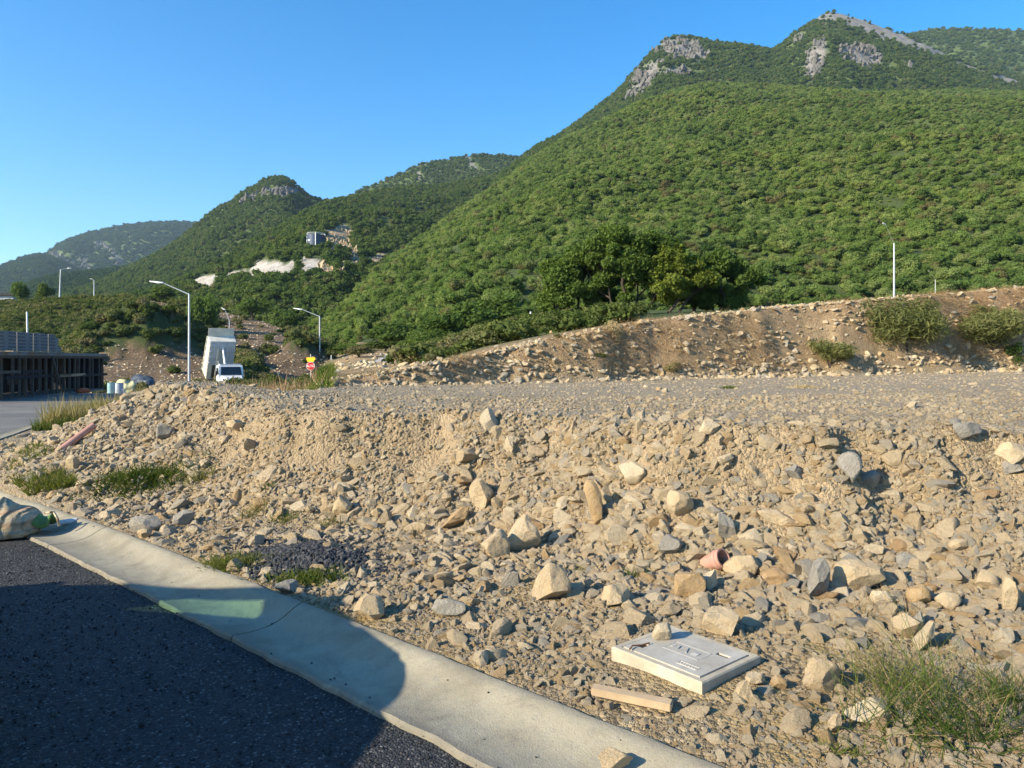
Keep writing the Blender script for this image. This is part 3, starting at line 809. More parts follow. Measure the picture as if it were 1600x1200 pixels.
def sample_hill(h, n, rg, pxr=(-120, 1720), dens=None, tmax=1.0):
    H = HILLS[h]; X, Y, Z = H['X'], H['Y'], H['Z']; nv = H['nv']
    Xc, Yc = X[:, :nv + 2], Y[:, :nv + 2]; Zc = Z[:, :nv + 2]
    dx1 = np.stack([Xc[1:, :-1] - Xc[:-1, :-1], Yc[1:, :-1] - Yc[:-1, :-1]], -1); dy1 = np.stack([Xc[:-1, 1:] - Xc[:-1, :-1], Yc[:-1, 1:] - Yc[:-1, :-1]], -1)
    ar = np.abs(dx1[..., 0] * dy1[..., 1] - dx1[..., 1] * dy1[..., 0])
    px = 800 + 1155 * Xc / Yc
    ar = ar * ((px[:-1, :-1] > pxr[0]) & (px[:-1, :-1] < pxr[1]))
    ar = ar * (1 - H['bare'][:-1, :nv + 1])
    if dens is not None: ar = ar * dens(Xc[:-1, :-1], Yc[:-1, :-1], Zc[:-1, :-1], px[:-1, :-1])
    p = (ar / ar.sum()).ravel()
    idx = rg.choice(len(p), n, p=p); i, j = np.unravel_index(idx, ar.shape)
    u, v = rg.random(n), rg.random(n)
    def bl(Q): return Q[i, j] * (1 - u) * (1 - v) + Q[i + 1, j] * u * (1 - v) + Q[i, j + 1] * (1 - u) * v + Q[i + 1, j + 1] * u * v
    return np.stack([bl(Xc), bl(Yc), bl(Zc)], -1)

def rz(n, rg, tilt=0.12): return np.stack([rg.normal(0, tilt, n), rg.normal(0, tilt, n), rg.uniform(0, 6.283, n)], -1)

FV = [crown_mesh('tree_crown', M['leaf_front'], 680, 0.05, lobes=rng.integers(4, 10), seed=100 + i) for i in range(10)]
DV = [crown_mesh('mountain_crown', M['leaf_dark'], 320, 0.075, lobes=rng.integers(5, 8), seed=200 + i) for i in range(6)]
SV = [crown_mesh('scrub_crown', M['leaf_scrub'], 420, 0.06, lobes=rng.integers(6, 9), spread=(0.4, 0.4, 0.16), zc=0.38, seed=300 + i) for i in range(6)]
M['leaf_far'] = mat_leaf('shade darkened far leaves', [(0, (0.030, 0.062, 0.030)), (0.6, (0.048, 0.085, 0.036)), (1, (0.07, 0.105, 0.042))])  # slope shade on the far hills put into a darker leaf colour
BV = [crown_mesh('far_crown', M['leaf_far'], 260, 0.085, lobes=6, seed=400 + i) for i in range(4)]
cB = src_collection('far trees', BV)
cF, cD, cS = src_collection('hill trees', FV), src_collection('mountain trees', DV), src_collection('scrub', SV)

rgf = np.random.default_rng(77)
pf = sample_hill(h_front, 98000, rgf, (430, 1780), dens=lambda X, Y, Z, px: 0.7 + 0.5 * (fbm2(X / 25, Y / 25, 3, 3) > -0.25))
sf = (1.4 + 2.3 * rgf.random(len(pf)) ** 1.9) * (1 + 0.15 * fbm2(pf[:, 0] / 40, pf[:, 1] / 40, 6, 2)) * (1 + 0.25 * ss(150, 600, pf[:, 1]))
# the nearest couple of hundred trees are things of their own
pxf = 800 + 1155 * pf[:, 0] / pf[:, 1]
vis = (pxf > 570) & (pxf < 1600) & (sf > 2.6)
order = np.argsort(np.where(vis, pf[:, 1], 1e9))
NEAR = order[:56]
rest = np.ones(len(pf), bool); rest[NEAR] = False
scl = np.stack([sf, sf, sf * rgf.uniform(0.6, 1.1, len(sf))], -1)
pf[:, 2] -= 0.26 * sf
dk = (rgf.random(len(pf)) < 0.13) & rest
scatter('forest', pf[rest & ~dk], rz(len(pf), rgf)[rest & ~dk], scl[rest & ~dk], cF, len(FV), seed=1)
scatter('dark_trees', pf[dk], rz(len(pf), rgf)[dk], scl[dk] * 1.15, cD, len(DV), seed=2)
def tcyl(h=1.0, r=0.03, n=6, seed=0):
    rd = random.Random(seed); mb = MB()
    for k in range(3):
        a = rd.uniform(0, 6.28); sp = rd.uniform(0.05, 0.25)
        mb.tube([(0, 0, -0.1), (math.cos(a) * sp * 0.4, math.sin(a) * sp * 0.4, 0.3), (math.cos(a) * sp, math.sin(a) * sp, 0.62)], [r, r * 0.7, r * 0.3], n)
    return mb.mesh('trunk', M['bark'])
TRK = [tcyl(seed=i) for i in range(4)]
MARKS = [(499, 'the lamp by the stop sign'), (662, 'the rounded dark bush'), (830, 'the thin white pole'), (905, 'the left spreading tree'), (985, 'the tallest spreading tree'), (1120, 'the rightmost spreading tree'),
         (1397, 'the slim street lamp'), (1461, 'the small distant lamp'), (1600, 'the right picture edge')]
ORD = ['first', 'second', 'third', 'fourth', 'fifth', 'sixth', 'seventh', 'eighth', 'ninth', 'tenth', 'eleventh', 'twelfth', 'thirteenth', 'fourteenth', 'fifteenth', 'sixteenth']
side_of = {}
for i in NEAR:
    mk = min(MARKS, key=lambda q: abs(q[0] - pxf[i])); side_of.setdefault((mk, 'left' if pxf[i] < mk[0] else 'right'), []).append(i)
TLAB = {}
for (mk, sd), L_ in side_of.items():
    for n_, i in enumerate(sorted(L_, key=lambda i: abs(pxf[i] - mk[0]))): TLAB[i] = '%s tree to the %s of %s, at the foot of the wood' % (ORD[n_], sd, mk[1])
for q, i in enumerate(NEAR):
    t = empty('hillside_tree', pf[i], rgf.uniform(0, 6.28), TLAB[i], 'tree', 'trees at the foot of the hill')
    t.scale = scl[i]
    c = obj('crown', FV[q % len(FV)], t); k = obj('trunk', TRK[q % 4], t)

def wood(name, h, n, size, coll, nvar, seed, pxr=(-140, 1740), dens=None):
    rg = np.random.default_rng(seed)
    p = sample_hill(h, n, rg, pxr, dens)
    s = rg.uniform(*size, n); s3 = np.stack([s, s, s * rg.uniform(0.75, 1.1, n)], -1)
    p[:, 2] -= s * (0.24 if coll is not cS else 0.1)
    scatter(name, p, rz(n, rg), s3, coll, nvar, seed=seed)
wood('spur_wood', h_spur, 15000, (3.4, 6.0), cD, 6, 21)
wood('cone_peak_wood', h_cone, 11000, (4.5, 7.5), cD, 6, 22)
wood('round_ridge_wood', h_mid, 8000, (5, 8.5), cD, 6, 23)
wood('low_spur_wood', h_low, 9000, (5, 8.5), cB, 4, 24)
wood('far_hill_wood', h_far1, 9000, (8, 14), cB, 4, 25)
wood('far_mountain_wood', h_far2, 13000, (9, 16), cB, 4, 26)
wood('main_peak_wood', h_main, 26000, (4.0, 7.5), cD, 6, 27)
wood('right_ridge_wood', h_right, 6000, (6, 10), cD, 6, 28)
wood('terrace_scrub', h_terr, 9000, (0.6, 2.2), cS, 6, 29, (-150, 640), dens=lambda X, Y, Z, px: 0.6 + 0.8 * (fbm2(X / 7, Y / 7, 31, 3) > 0.0))

# stones on the spoil heaps of the terrace foot
# ------------------------------------------------ the air itself
hz = MB().box((0, 0, 400), (8000, 8000, 814)).build('haze', None)
hm = bpy.data.materials.new('thin haze'); hm.use_nodes = True
hm.node_tree.nodes.remove(hm.node_tree.nodes['Principled BSDF'])
pv = hm.node_tree.nodes.new('ShaderNodeVolumePrincipled')
pv.inputs['Color'].default_value = (0.60, 0.82, 1.0, 1); pv.inputs['Density'].default_value = 0.00009; pv.inputs['Anisotropy'].default_value = 0.2
hm.node_tree.links.new(pv.outputs[0], hm.node_tree.nodes['Material Output'].inputs['Volume'])
hz.data.materials.append(hm)
tag(hz, kind='stuff')

# ================================================================== STONES
def rock_mesh(name, mat, base=ICO2, seed=0, cuts=13, dims=(1, 0.8, 0.62), rough=0.05, tight=0.62, sharp=26):
    """broken limestone: a ball trimmed by random planes, then stretched; about 1 across"""
    rg = np.random.default_rng(seed)
    v, f = base[0].copy(), base[1]
    n = rg.normal(size=(cuts, 3)); n /= np.linalg.norm(n, axis=1)[:, None]
    d = rg.uniform(tight - 0.08, tight + 0.22, cuts)
    for _ in range(2):
        for k in range(cuts):
            q = v @ n[k]; ov = np.maximum(q - d[k], 0)
            v = v - ov[:, None] * n[k][None, :]
    v = v + (v / (np.linalg.norm(v, axis=1)[:, None] + 1e-6)) * (rough * vn3(v * 2.6 + seed * 3.1, seed) + rough * 0.45 * vn3(v * 7 + seed, seed + 1))[:, None]
    v = v * np.array(dims)
    v = v - (v.max(0) + v.min(0)) / 2
    ext = v.max(0) - v.min(0)
    v = v / ext.max()
    me = bpy.data.meshes.new(name); me.from_pydata(v.tolist(), [], f.tolist())
    me.polygons.foreach_set('use_smooth', np.ones(len(f), bool)); me.set_sharp_from_angle(angle=R(sharp))
    if mat: me.materials.append(mat)
    return me

def rdims(i):
    rg = np.random.default_rng(900 + i)
    return (1, rg.uniform(0.62, 0.95), rg.uniform(0.38, 0.78))
RV = [rock_mesh('rubble_stone', M['rock'], ICO2, 10 + i, 10, rdims(i), 0.03, 0.52, 20) for i in range(26)]
GV = [rock_mesh('lot_stone', M['gravel_mix'], ICO1, 60 + i, 9, rdims(30 + i), 0.0) for i in range(8)]
KV = [rock_mesh('dark_stone', M['gravel_dark'], ICO1, 80 + i, 9, rdims(60 + i), 0.0) for i in range(8)]
CV = [rock_mesh('chip', M['road_chip'], ICO1, 110 + i, 8, rdims(90 + i), 0.0) for i in range(8)]
PV = [rock_mesh('pebble', M['rock'], ICO1, 140 + i, 9, rdims(120 + i), 0.0) for i in range(10)]
cR, cG, cK, cC, cP = src_collection('rubble', RV), src_collection('lot gravel', GV), src_collection('dark gravel', KV), src_collection('chips', CV), src_collection('pebbles', PV)

BLOCKED = []         # (x, y, radius) kept clear of loose stones
def clear_of(x, y):
    ok = np.ones(len(x), bool)
    for (bx, by, br) in BLOCKED: ok &= (x - bx) ** 2 + (y - by) ** 2 > br * br
    return ok

# ------------------------------------------------ surveyed boulders and stones: (px, py of centre, w px, h px, colour, shape, roll, label)
BIG = [
 (815, 838, 60, 52, 'tan', 'wedge', 0, 'large pale angular boulder with a pointed top at the middle foot of the rubble slope'),
 (774, 854, 48, 40, 'tan', 'block', 10, 'squat pale block leaning against the left side of the pointed boulder'),
 (859, 916, 62, 56, 'tan', 'wedge', -8, 'pyramid shaped tan boulder standing alone on the flat rubble in front of the slope'),
 (931, 794, 30, 66, 'orange', 'slab', -22, 'long tilted brown slab standing on end in the rubble slope'),
 (752, 778, 40, 42, 'tan', 'block', 15, 'cracked cream block on the slope behind the pointed boulder'),
 (711, 814, 44, 30, 'orange', 'flat', -15, 'flat orange brown slab at the slope foot beside the cracked cream block'),
 (995, 748, 50, 32, 'tan', 'round', 5, 'smooth rounded oval boulder high on the middle of the slope'),
 (1065, 796, 42, 38, 'tan', 'round', 0, 'pale round boulder on the slope right of the tilted brown slab'),
 (1135, 829, 30, 42, 'grey', 'slab', -28, 'tilted grey brown slab lying on the rubble above the pink pipe fitting'),
 (1221, 820, 64, 22, 'tan', 'flat', 6, 'long flat cream stone lying across the slope'),
 (1283, 910, 36, 58, 'grey', 'slab', 4, 'tall grey and white streaked stone standing upright'),
 (1349, 906, 78, 44, 'tan', 'round', 3, 'broad cream boulder right of the upright grey streaked stone'),
 (1334, 742, 40, 46, 'grey', 'block', -20, 'big grey stone set in the clay of the right hand slope'),
 (1364, 758, 36, 26, 'grey', 'flat', -12, 'smaller grey beige stone beside the big grey clay stone'),
 (1246, 748, 34, 22, 'grey', 'block', 12, 'bluish grey stone set in the clay left of the big grey stone'),
 (1515, 688, 46, 26, 'grey', 'round', 4, 'grey boulder on the upper edge of the lot at the far right'),
 (1585, 722, 44, 32, 'tan', 'round', 0, 'pale boulder at the right edge of the picture near the slope top'),
 (1592, 742, 40, 20, 'grey', 'flat', 0, 'white grey flat stone under the pale boulder at the right edge'),
 (1128, 978, 54, 36, 'tan', 'block', 6, 'cream block lying just behind the concrete meter box'),
 (574, 955, 50, 36, 'tan', 'round', 0, 'lumpy cream stone lying close behind the kerb'),
 (446, 921, 36, 18, 'grey', 'flat', 0, 'flat grey slab on the kerb edge below the green weeds'),
 (222, 823, 50, 24, 'grey', 'round', -6, 'long grey brown stone behind the kerb, left of its neighbour'),
 (282, 812, 36, 22, 'grey', 'round', -10, 'grey stone behind the kerb, touching the long grey brown one'),
 (222, 836, 24, 14, 'tan', 'block', 0, 'small tan stone in front of the long grey brown stone'),
 (1290, 1062, 62, 46, 'tan', 'block', 12, 'pale block at the left edge of the big grass clump'),
 (1362, 1118, 80, 34, 'tan', 'flat', 8, 'flat cream slab under the grass in the lower right corner'),
 (1308, 1135, 24, 30, 'tan', 'wedge', 0, 'small pointed pale stone left of the flat cream slab'),
 (1162, 1082, 30, 28, 'tan', 'wedge', 10, 'small two tone wedge stone at the right corner of the meter box'),
 (1183, 1066, 32, 16, 'tan', 'flat', 0, 'flat oval tan stone behind the two tone wedge stone'),
 (1217, 1070, 26, 16, 'orange', 'flat', 0, 'ochre oval stone right of the meter box'),
 (530, 795, 32, 32, 'tan', 'wedge', -18, 'upright pale wedge stone on the lower slope at the left'),
 (110, 726, 22, 20, 'tan', 'block', -30, 'flat cream stone tilted among rubble at the foot of the mound'),
 (255, 679, 32, 22, 'grey', 'round', 0, 'grey stone half buried in the front of the stone mound'),
 (364, 672, 32, 20, 'tan', 'block', 0, 'broad tan stone on the right flank of the mound'),
 (293, 616, 20, 10, 'orange', 'flat', -20, 'orange stone near the top of the stone mound'),
 (1110, 681, 34, 18, 'tan', 'block', 6, 'tan block sitting on the upper lip of the slope'),
 (1430, 985, 50, 34, 'tan', 'block', 20, 'pale stone behind the tall grass stems'),
 (1447, 1000, 40, 40, 'tan', 'slab', 30, 'long pale stone leaning behind the grass clump'),
 (1582, 935, 28, 50, 'tan', 'slab', 8, 'tall cream stone standing at the right edge of the picture'),
 (1548, 912, 40, 32, 'tan', 'block', 0, 'cream block left of the tall cream stone at the right edge'),
 (1382, 938, 30, 22, 'tan', 'round', 0, 'round pale stone left of the dark brown stone'),
 (1440, 934, 36, 28, 'orange', 'block', 0, 'brown shaded stone right of the round pale stone'),
 (1487, 942, 40, 24, 'tan', 'block', 0, 'cream angular stone right of the brown shaded stone'),
 (1438, 970, 20, 24, 'grey', 'wedge', 0, 'small pale grey upright stone among the cobbles'),
 (1215, 907, 44, 28, 'orange', 'block', 0, 'ochre stone left of the upright grey streaked stone'),
 (1165, 890, 60, 34, 'tan', 'round', 0, 'broad tan boulder right of the pink pipe fitting'),
 (1110, 910, 30, 30, 'tan', 'wedge', 20, 'pale wedge stone lying over the pink pipe fitting'),
 (1078, 918, 50, 34, 'orange', 'round', 0, 'ochre boulder below the pink pipe fitting'),
 (1050, 860, 40, 28, 'grey', 'round', 0, 'grey stone with a mottled face left of the pink pipe fitting'),
 (962, 935, 48, 30, 'tan', 'block', -15, 'pale stone right of the pyramid shaped boulder'),
 (700, 955, 54, 24, 'grey', 'round', 0, 'long low grey stone lying flat near the kerb'),
 (1505, 855, 36, 18, 'tan', 'block', 0, 'tan block on the lower right slope'),
 (1420, 880, 34, 24, 'grey', 'round', 0, 'smooth white grey stone on the lower right slope'),
]
SHAPES = {'wedge': ((1, 0.85, 0.95), 9), 'block': ((1, 0.8, 0.85), 8), 'slab': ((0.5, 0.42, 1.0), 9), 'flat': ((1, 0.7, 0.38), 10), 'round': ((1, 0.8, 0.7), 18)}
lot_rocks = []
for q, (px, py, w, h, colr, shp, roll, lab) in enumerate(BIG):
    p = hit(px, py + h * 0.42)
    d = p.y
    wm, hm = w / 1155 * d, h / 1155 * d
    dims, cuts = SHAPES[shp]
    me = rock_mesh('rock', M['rock_' + colr], ICO4, 400 + q, cuts, dims, 0.045, {'round': 0.66, 'slab': 0.46, 'flat': 0.48, 'wedge': 0.52, 'block': 0.52}[shp], 18)
    co = np.zeros(len(me.vertices) * 3); me.vertices.foreach_get('co', co); co = co.reshape(-1, 3)
    if shp == 'wedge':     # narrow towards a point
        t = (co[:, 2] - co[:, 2].min()) / np.ptp(co[:, 2]); co[:, :2] *= (1 - 0.62 * t ** 1.2)[:, None]; co[:, 0] += 0.10 * t
    rl = R(roll)
    co[:, 0], co[:, 2] = co[:, 0] * math.cos(rl) + co[:, 2] * math.sin(rl), -co[:, 0] * math.sin(rl) + co[:, 2] * math.cos(rl)
    ex = np.ptp(co, axis=0)
    co *= np.array([wm / ex[0], min(wm, hm * 1.3, max(wm, hm) * 0.8) / ex[1], hm * 1.18 / ex[2]])
    co[:, 2] -= co[:, 2].min()
    me.vertices.foreach_set('co', co.ravel()); me.update()
    o = obj('rock', me)
    o.location = (p.x, p.y + 0.25 * wm, gz_at(p.x, p.y + 0.15 * wm) - 0.16 * hm)
    tag(o, lab, 'rock', 'rocks in the rubble')
    BLOCKED.append((o.location.x, o.location.y, 0.40 * wm))

# stone resting on the meter box lid, stone on the kerb
def placed_rock(loc, size, seed, colr, lab, dims=(1, 0.8, 0.75), rzv=0.0, mesh=ICO4):
    me = rock_mesh('rock', M['rock_' + colr], mesh, seed, 10, dims, 0.03, 0.66, 24)
    co = np.zeros(len(me.vertices) * 3); me.vertices.foreach_get('co', co); co = co.reshape(-1, 3); co *= size; co[:, 2] -= co[:, 2].min() + 0.012 * size
    # a flat underside to rest on
    lo = co[:, 2].min() + 0.06 * size; co[:, 2] = np.maximum(co[:, 2], lo) - lo
    me.vertices.foreach_set('co', co.ravel()); me.update()
    o = obj('rock', me); o.location = loc; o.rotation_euler = (0, 0, rzv)
    return tag(o, lab, 'rock', 'rocks in the rubble')


# ================================================================== BUILT THINGS
def hill_hit(h, px, py):
    H = HILLS[h]; X, Y, Z = H['X'][:, :H['nv']], H['Y'][:, :H['nv']], H['Z'][:, :H['nv']]
    e = (800 + 1155 * X / Y - px) ** 2 + (560 - 1155 * (Z - CH) / Y - py) ** 2
    i = np.unravel_index(np.argmin(e), e.shape)
    return Vector((X[i], Y[i], Z[i]))

# ------------------------------------------------ meter box with lid, and what lies round it
fc, lc, rc = Vector((0.841, 3.27)), Vector((0.411, 3.594)), Vector((1.20, 3.57))
e1, e2 = lc - fc, rc - fc
L1, L2 = e1.length, e2.length
bx = empty('meter_box', (fc.x, fc.y, 0.03), math.atan2(e2.y, e2.x), 'pale concrete meter box with a patterned lid standing proud of the rubble', 'meter box')
M['boxconc'] = plain('smooth pale box concrete', (0.40, 0.35, 0.26), 0.85, 0, 0.28, 7, 0.25)
M['lid'] = plain('light grey polymer lid', (0.46, 0.445, 0.41), 0.7, 0, 0.06, 6, 0.08)
# local x along the right hand edge (L2), local y along the left hand edge (L1)
fr = 0.036; HT = 0.135
mb = MB()
ring = lambda o, z: [(o, o, z), (L2 - o, o, z), (L2 - o, L1 - o, z), (o, L1 - o, z)]
mb.add(ring(0, 0) + ring(0, HT - .006) + ring(0.006, HT) + ring(fr - .003, HT) + ring(fr, HT - .004) + ring(fr, HT - 0.03) + ring(fr, 0),
       [(4 * k + i, 4 * k + (i + 1) % 4, 4 * k + 4 + (i + 1) % 4, 4 * k + 4 + i) for k in range(6) for i in range(4)])
mb.build('frame', M['boxconc'], bx, 0.0, 20)
M['slot'] = plain('dark slot base', (0.06, 0.045, 0.03), 0.95)  # dark brown for the plates closing the slot bottoms
g_ = 0.006
lx0, lx1, ly0, ly1 = fr + g_, L2 - fr - g_, fr + g_, L1 - fr - g_
def lid_mesh():
    holes = [(lx0 + 0.055, lx0 + 0.115, ly1 - 0.075, ly1 - 0.045), ((lx0 + lx1) / 2 + 0.075, (lx0 + lx1) / 2 + 0.105, ly0 + 0.035, ly0 + 0.105)]
    xs = sorted({lx0, lx1, *[v for h in holes for v in h[:2]]}); ys = sorted({ly0, ly1, *[v for h in holes for v in h[2:]]})
    mb = MB(); top = HT + 0.003
    for a, b in zip(xs[:-1], xs[1:]):
        for c, d in zip(ys[:-1], ys[1:]):
            if any(h[0] - 1e-6 <= a and b <= h[1] + 1e-6 and h[2] - 1e-6 <= c and d <= h[3] + 1e-6 for h in holes): continue
            mb.add([(a, c, top), (b, c, top), (b, d, top), (a, d, top)], [(0, 1, 2, 3)])
    for h in holes: MB().box(((h[0] + h[1]) / 2, (h[2] + h[3]) / 2, top - .012), (h[1] - h[0] - .001, h[3] - h[2] - .001, .006)).build('slot', M['slot'], bx)
    for h in holes:      # slot walls
        a, b, c, d = h
        mb.add([(a, c, top), (b, c, top), (b, d, top), (a, d, top), (a, c, top - .03), (b, c, top - .03), (b, d, top - .03), (a, d, top - .03)], [(0, 4, 5, 1), (1, 5, 6, 2), (2, 6, 7, 3), (3, 7, 4, 0), (4, 7, 6, 5)])
    mb.add([(lx0, ly0, top), (lx1, ly0, top), (lx1, ly1, top), (lx0, ly1, top), (lx0, ly0, top - .04), (lx1, ly0, top - .04), (lx1, ly1, top - .04), (lx0, ly1, top - .04)], [(0, 1, 5, 4), (1, 2, 6, 5), (2, 3, 7, 6), (3, 0, 4, 7)])
    return mb.build('lid', M['lid'], bx)
m_ = NT('treaded lid'); w1 = m_.node('ShaderNodeTexWave'); w1.inputs['Scale'].default_value = 42; m_.l.new(m_.co(), w1.inputs[0])
w2 = m_.node('ShaderNodeTexWave', bands_direction='Y'); w2.inputs['Scale'].default_value = 42; m_.l.new(m_.co(), w2.inputs[0])
M['lid'] = m_.done(m_.mix(m_.rng(m_.noise(6, 8, 0.75), 0.3, 0.7), (0.32, 0.29, 0.235), (0.48, 0.455, 0.395)), m_.bump(m_.math('MULTIPLY', w1.outputs['Fac'], w2.outputs['Fac']), 0.35, 0.004), 0.7)
lid = lid_mesh()
M['lidplain'] = plain('plain lid band', (0.42, 0.40, 0.355), 0.7, 0, 0.06, 6)
# raised cartouche with its worn emblem, and a small name plate
cx, cy, tz = (lx0 + lx1) / 2 + 0.005, (ly0 + ly1) / 2 - 0.005, HT + 0.003
mb = MB()
for (x, y, w, d) in ((cx, cy - 0.105, 0.11, 0.008), (cx, cy + 0.105, 0.11, 0.008), (cx - 0.055, cy, 0.008, 0.218), (cx + 0.055, cy, 0.008, 0.218)): mb.box((x, y, tz + 0.0006), (w, d, 0.0012))
mb.prism([(cx - 0.03, tz), (cx + 0.03, tz), (cx, tz + 0.004)], cy - 0.075, cy - 0.04)
mb.tube([(cx - 0.03, cy - 0.02, tz + 0.002), (cx + 0.025, cy + 0.005, tz + 0.002), (cx - 0.03, cy + 0.03, tz + 0.002), (cx + 0.02, cy + 0.05, tz + 0.002)], 0.0035, 6)
mb.box((cx, cy + 0.078, tz + 0.001), (0.03, 0.016, 0.002))
mb.build('emblem', M['lidplain'], bx)
mb = MB()
for (x, y, w, d) in ((lx0 + 0.055, ly0 + 0.05, 0.03, 0.004), (lx0 + 0.055, ly0 + 0.16, 0.03, 0.004), (lx0 + 0.04, ly0 + 0.105, 0.004, 0.11), (lx0 + 0.07, ly0 + 0.105, 0.004, 0.11)): mb.box((x, y, tz + 0.0012), (w, d, 0.0024))
for i in range(6): mb.box((lx0 + 0.055, ly0 + 0.065 + i * 0.016, tz + 0.0012), (0.014, 0.007, 0.0024), (0, 0, 0.3 * (i % 3 - 1)))
mb.build('name_plate', M['lidplain'], bx)
BLOCKED.append(((lc.x + rc.x) / 2, (lc.y + rc.y) / 2, 0.345))
BLOCKED += [(fc.x, fc.y + 0.05, 0.05), (lc.x + 0.04, lc.y, 0.05), (rc.x - 0.04, rc.y, 0.05)]
MB().tube([(0.02, L1 - 0.10, tz + 0.006), (0.06, L1 - 0.085, tz + 0.012), (0.11, L1 - 0.10, tz + 0.006), (0.16, L1 - 0.11, tz + 0.008)], 0.004, 6).build('rusty_wire', M['rust'])
w_ = bpy.data.objects['rusty_wire']; w_.matrix_world = Matrix.Translation(bx.location) @ Matrix.Rotation(bx.rotation_euler.z, 4, 'Z'); tag(w_, 'short rusty wire lying across a slot of the meter box lid', 'wire')
sp = Vector((0.775, 3.80))
placed_rock((sp.x - 0.005, sp.y - 0.03, 0.03 + HT + 0.003), 0.125, 815, 'tan', 'pale stone resting on the meter box lid', (1, 0.7, 0.72), 0.5)
kx = P(972, 1192, 2.78)
placed_rock((0.39, 2.80, 0.052), 0.13, 822, 'tan', 'pale stone lying in the kerb at the bottom of the picture', (1, 0.7, 0.6), 0.2)
# weathered stake of wood
a, b = Vector((0.36, 3.30, 0.125)), Vector((0.682, 3.15, 0.118))
pl = empty('wood_offcut', (a + b) / 2, math.atan2((b - a).y, (b - a).x), 'weathered wood offcut lying between the kerb and the meter box', 'wood offcut')
MB().box((0, 0, 0), ((b - a).length, 0.052, 0.034), (0.10, 0.01, 0)).build('board', M['timber_pale'], pl, 0.004)
BLOCKED.append(((a.x + b.x) / 2, (a.y + b.y) / 2, 0.10)); BLOCKED += [(a.x + 0.05, a.y, 0.05), (b.x - 0.05, b.y, 0.05)]

# ------------------------------------------------ pipe pieces
p = hit(1112, 893); 
pf_ = empty('pipe_fitting', p + Vector((0.02, 0.05, 0.05)), 0, 'pink pipe fitting with a flared socket among the stones', 'pipe fitting')
me = MB().lathe([(0.045, -0.085), (0.052, -0.08), (0.052, 0.02), (0.066, 0.04), (0.066, 0.05), (0.070, 0.052), (0.070, 0.072), (0.066, 0.074), (0.066, 0.10), (0.056, 0.10), (0.05, 0.03), (0.044, -0.085)], 28).mesh('body', M['pink'], 0, 35)
o = obj('body', me, pf_); o.rotation_euler = (R(25), R(62), R(-25)); BLOCKED.append((p.x, p.y, 0.12))
p0, p1 = hit(101, 701), hit(140, 678)
o = MB().lathe([(0.037, -0.27), (0.042, -0.27), (0.042, 0.27), (0.037, 0.27), (0.037, -0.27)], 20).build('pipe', M['pink'], None, 0, 35)
o.location = P(118, 686, p0.y + 0.02); dv = (P(138, 672, p0.y + 0.25) - P(99, 701, p0.y)).normalized(); o.rotation_euler = dv.to_track_quat('Z', 'Y').to_euler()
tag(o, 'length of pink pipe lying on the stones at the foot of the mound', 'pipe')
# grey pipe offcut beside the bag
o = MB().lathe([(0.022, -0.13), (0.026, -0.13), (0.026, 0.13), (0.022, 0.13), (0.022, -0.13)], 16).build('pipe_offcut', M['greypipe'], None, 0, 35)
pb = Vector((-4.19, 6.86, 0.075)); o.location = pb; o.rotation_euler = Vector((0.82, 0.50, 0.05)).to_track_quat('Z', 'Y').to_euler()
tag(o, 'pale grey pipe offcut lying on the kerb beside the filled bag', 'pipe offcut')

# ------------------------------------------------ filled bag at the kerb
m = NT('woven bag cloth')
sx_ = m.node('ShaderNodeSeparateXYZ'); m.l.new(m.co(), sx_.inputs[0])
zz2 = m.math('ADD', m.math('MULTIPLY', sx_.outputs[2], 3.6), m.math('MULTIPLY', m.noise(5, 3, 0.5), 0.22))
c = m.ramp(zz2, [(0.0, (0.50, 0.43, 0.29)), (0.30, (0.54, 0.47, 0.33)), (0.36, (0.30, 0.36, 0.38)), (0.42, (0.52, 0.45, 0.31)), (0.60, (0.36, 0.24, 0.14)), (0.68, (0.56, 0.50, 0.36)), (0.86, (0.50, 0.41, 0.27)), (0.93, (0.34, 0.22, 0.15)), (1.0, (0.50, 0.42, 0.28))])
c = m.mix(m.math('MULTIPLY', m.rng(m.noise(7, 5, 0.7), 0.45, 0.7), 0.5), c, (0.30, 0.24, 0.16))
wv = m.node('ShaderNodeTexWave', bands_direction='X'); wv.inputs['Scale'].default_value = 3.0; wv.inputs['Distortion'].default_value = 9.0; wv.inputs['Detail'].default_value = 3; m.l.new(m.co(), wv.inputs[0])
M['bag'] = m.done(c, m.bump(m.math('ADD', m.math('MULTIPLY', wv.outputs['Fac'], 0.9), m.noise(9, 6, 0.65, 1.2)), 1.0, 0.05), 0.8)
M['bag_green'] = plain('green bag strip', (0.10, 0.20, 0.06), 0.6, 0, 0.25, 9, 0.3)
bag = empty('filled_bag', (-4.62, 6.62, 0.02), R(8), 'filled tan woven bag with a green strip slumped on the kerb edge', 'bag')
v, f = ICO4[0].copy(), ICO4[1]
r_ = 1 + 0.07 * vn3(v * 1.8, 3) + 0.02 * vn3(v * 5, 4)
v = v * r_[:, None]
sq = np.sign(v) * np.abs(v) ** 0.75
co = sq * np.array([0.36, 0.24, 0.17])
co[:, 2] = np.where(co[:, 2] < -0.09, -0.09, co[:, 2]) + 0.09
co[:, 2] += 0.075 * np.exp(-((co[:, 0] - 0.02) / 0.13) ** 2 - ((co[:, 1]) / 0.12) ** 2) * (co[:, 2] > 0.12)
co[:, 2] += 0.014 * np.sin(co[:, 0] * 26 + 9 * co[:, 1]) * (co[:, 2] > 0.05)
me = mesh_np('bag_body', co, f, M['bag']); obj('bag_body', me, bag)
t = np.linspace(0, 1, 14)[:, None]; s_ = np.linspace(-1, 1, 7)[None, :]
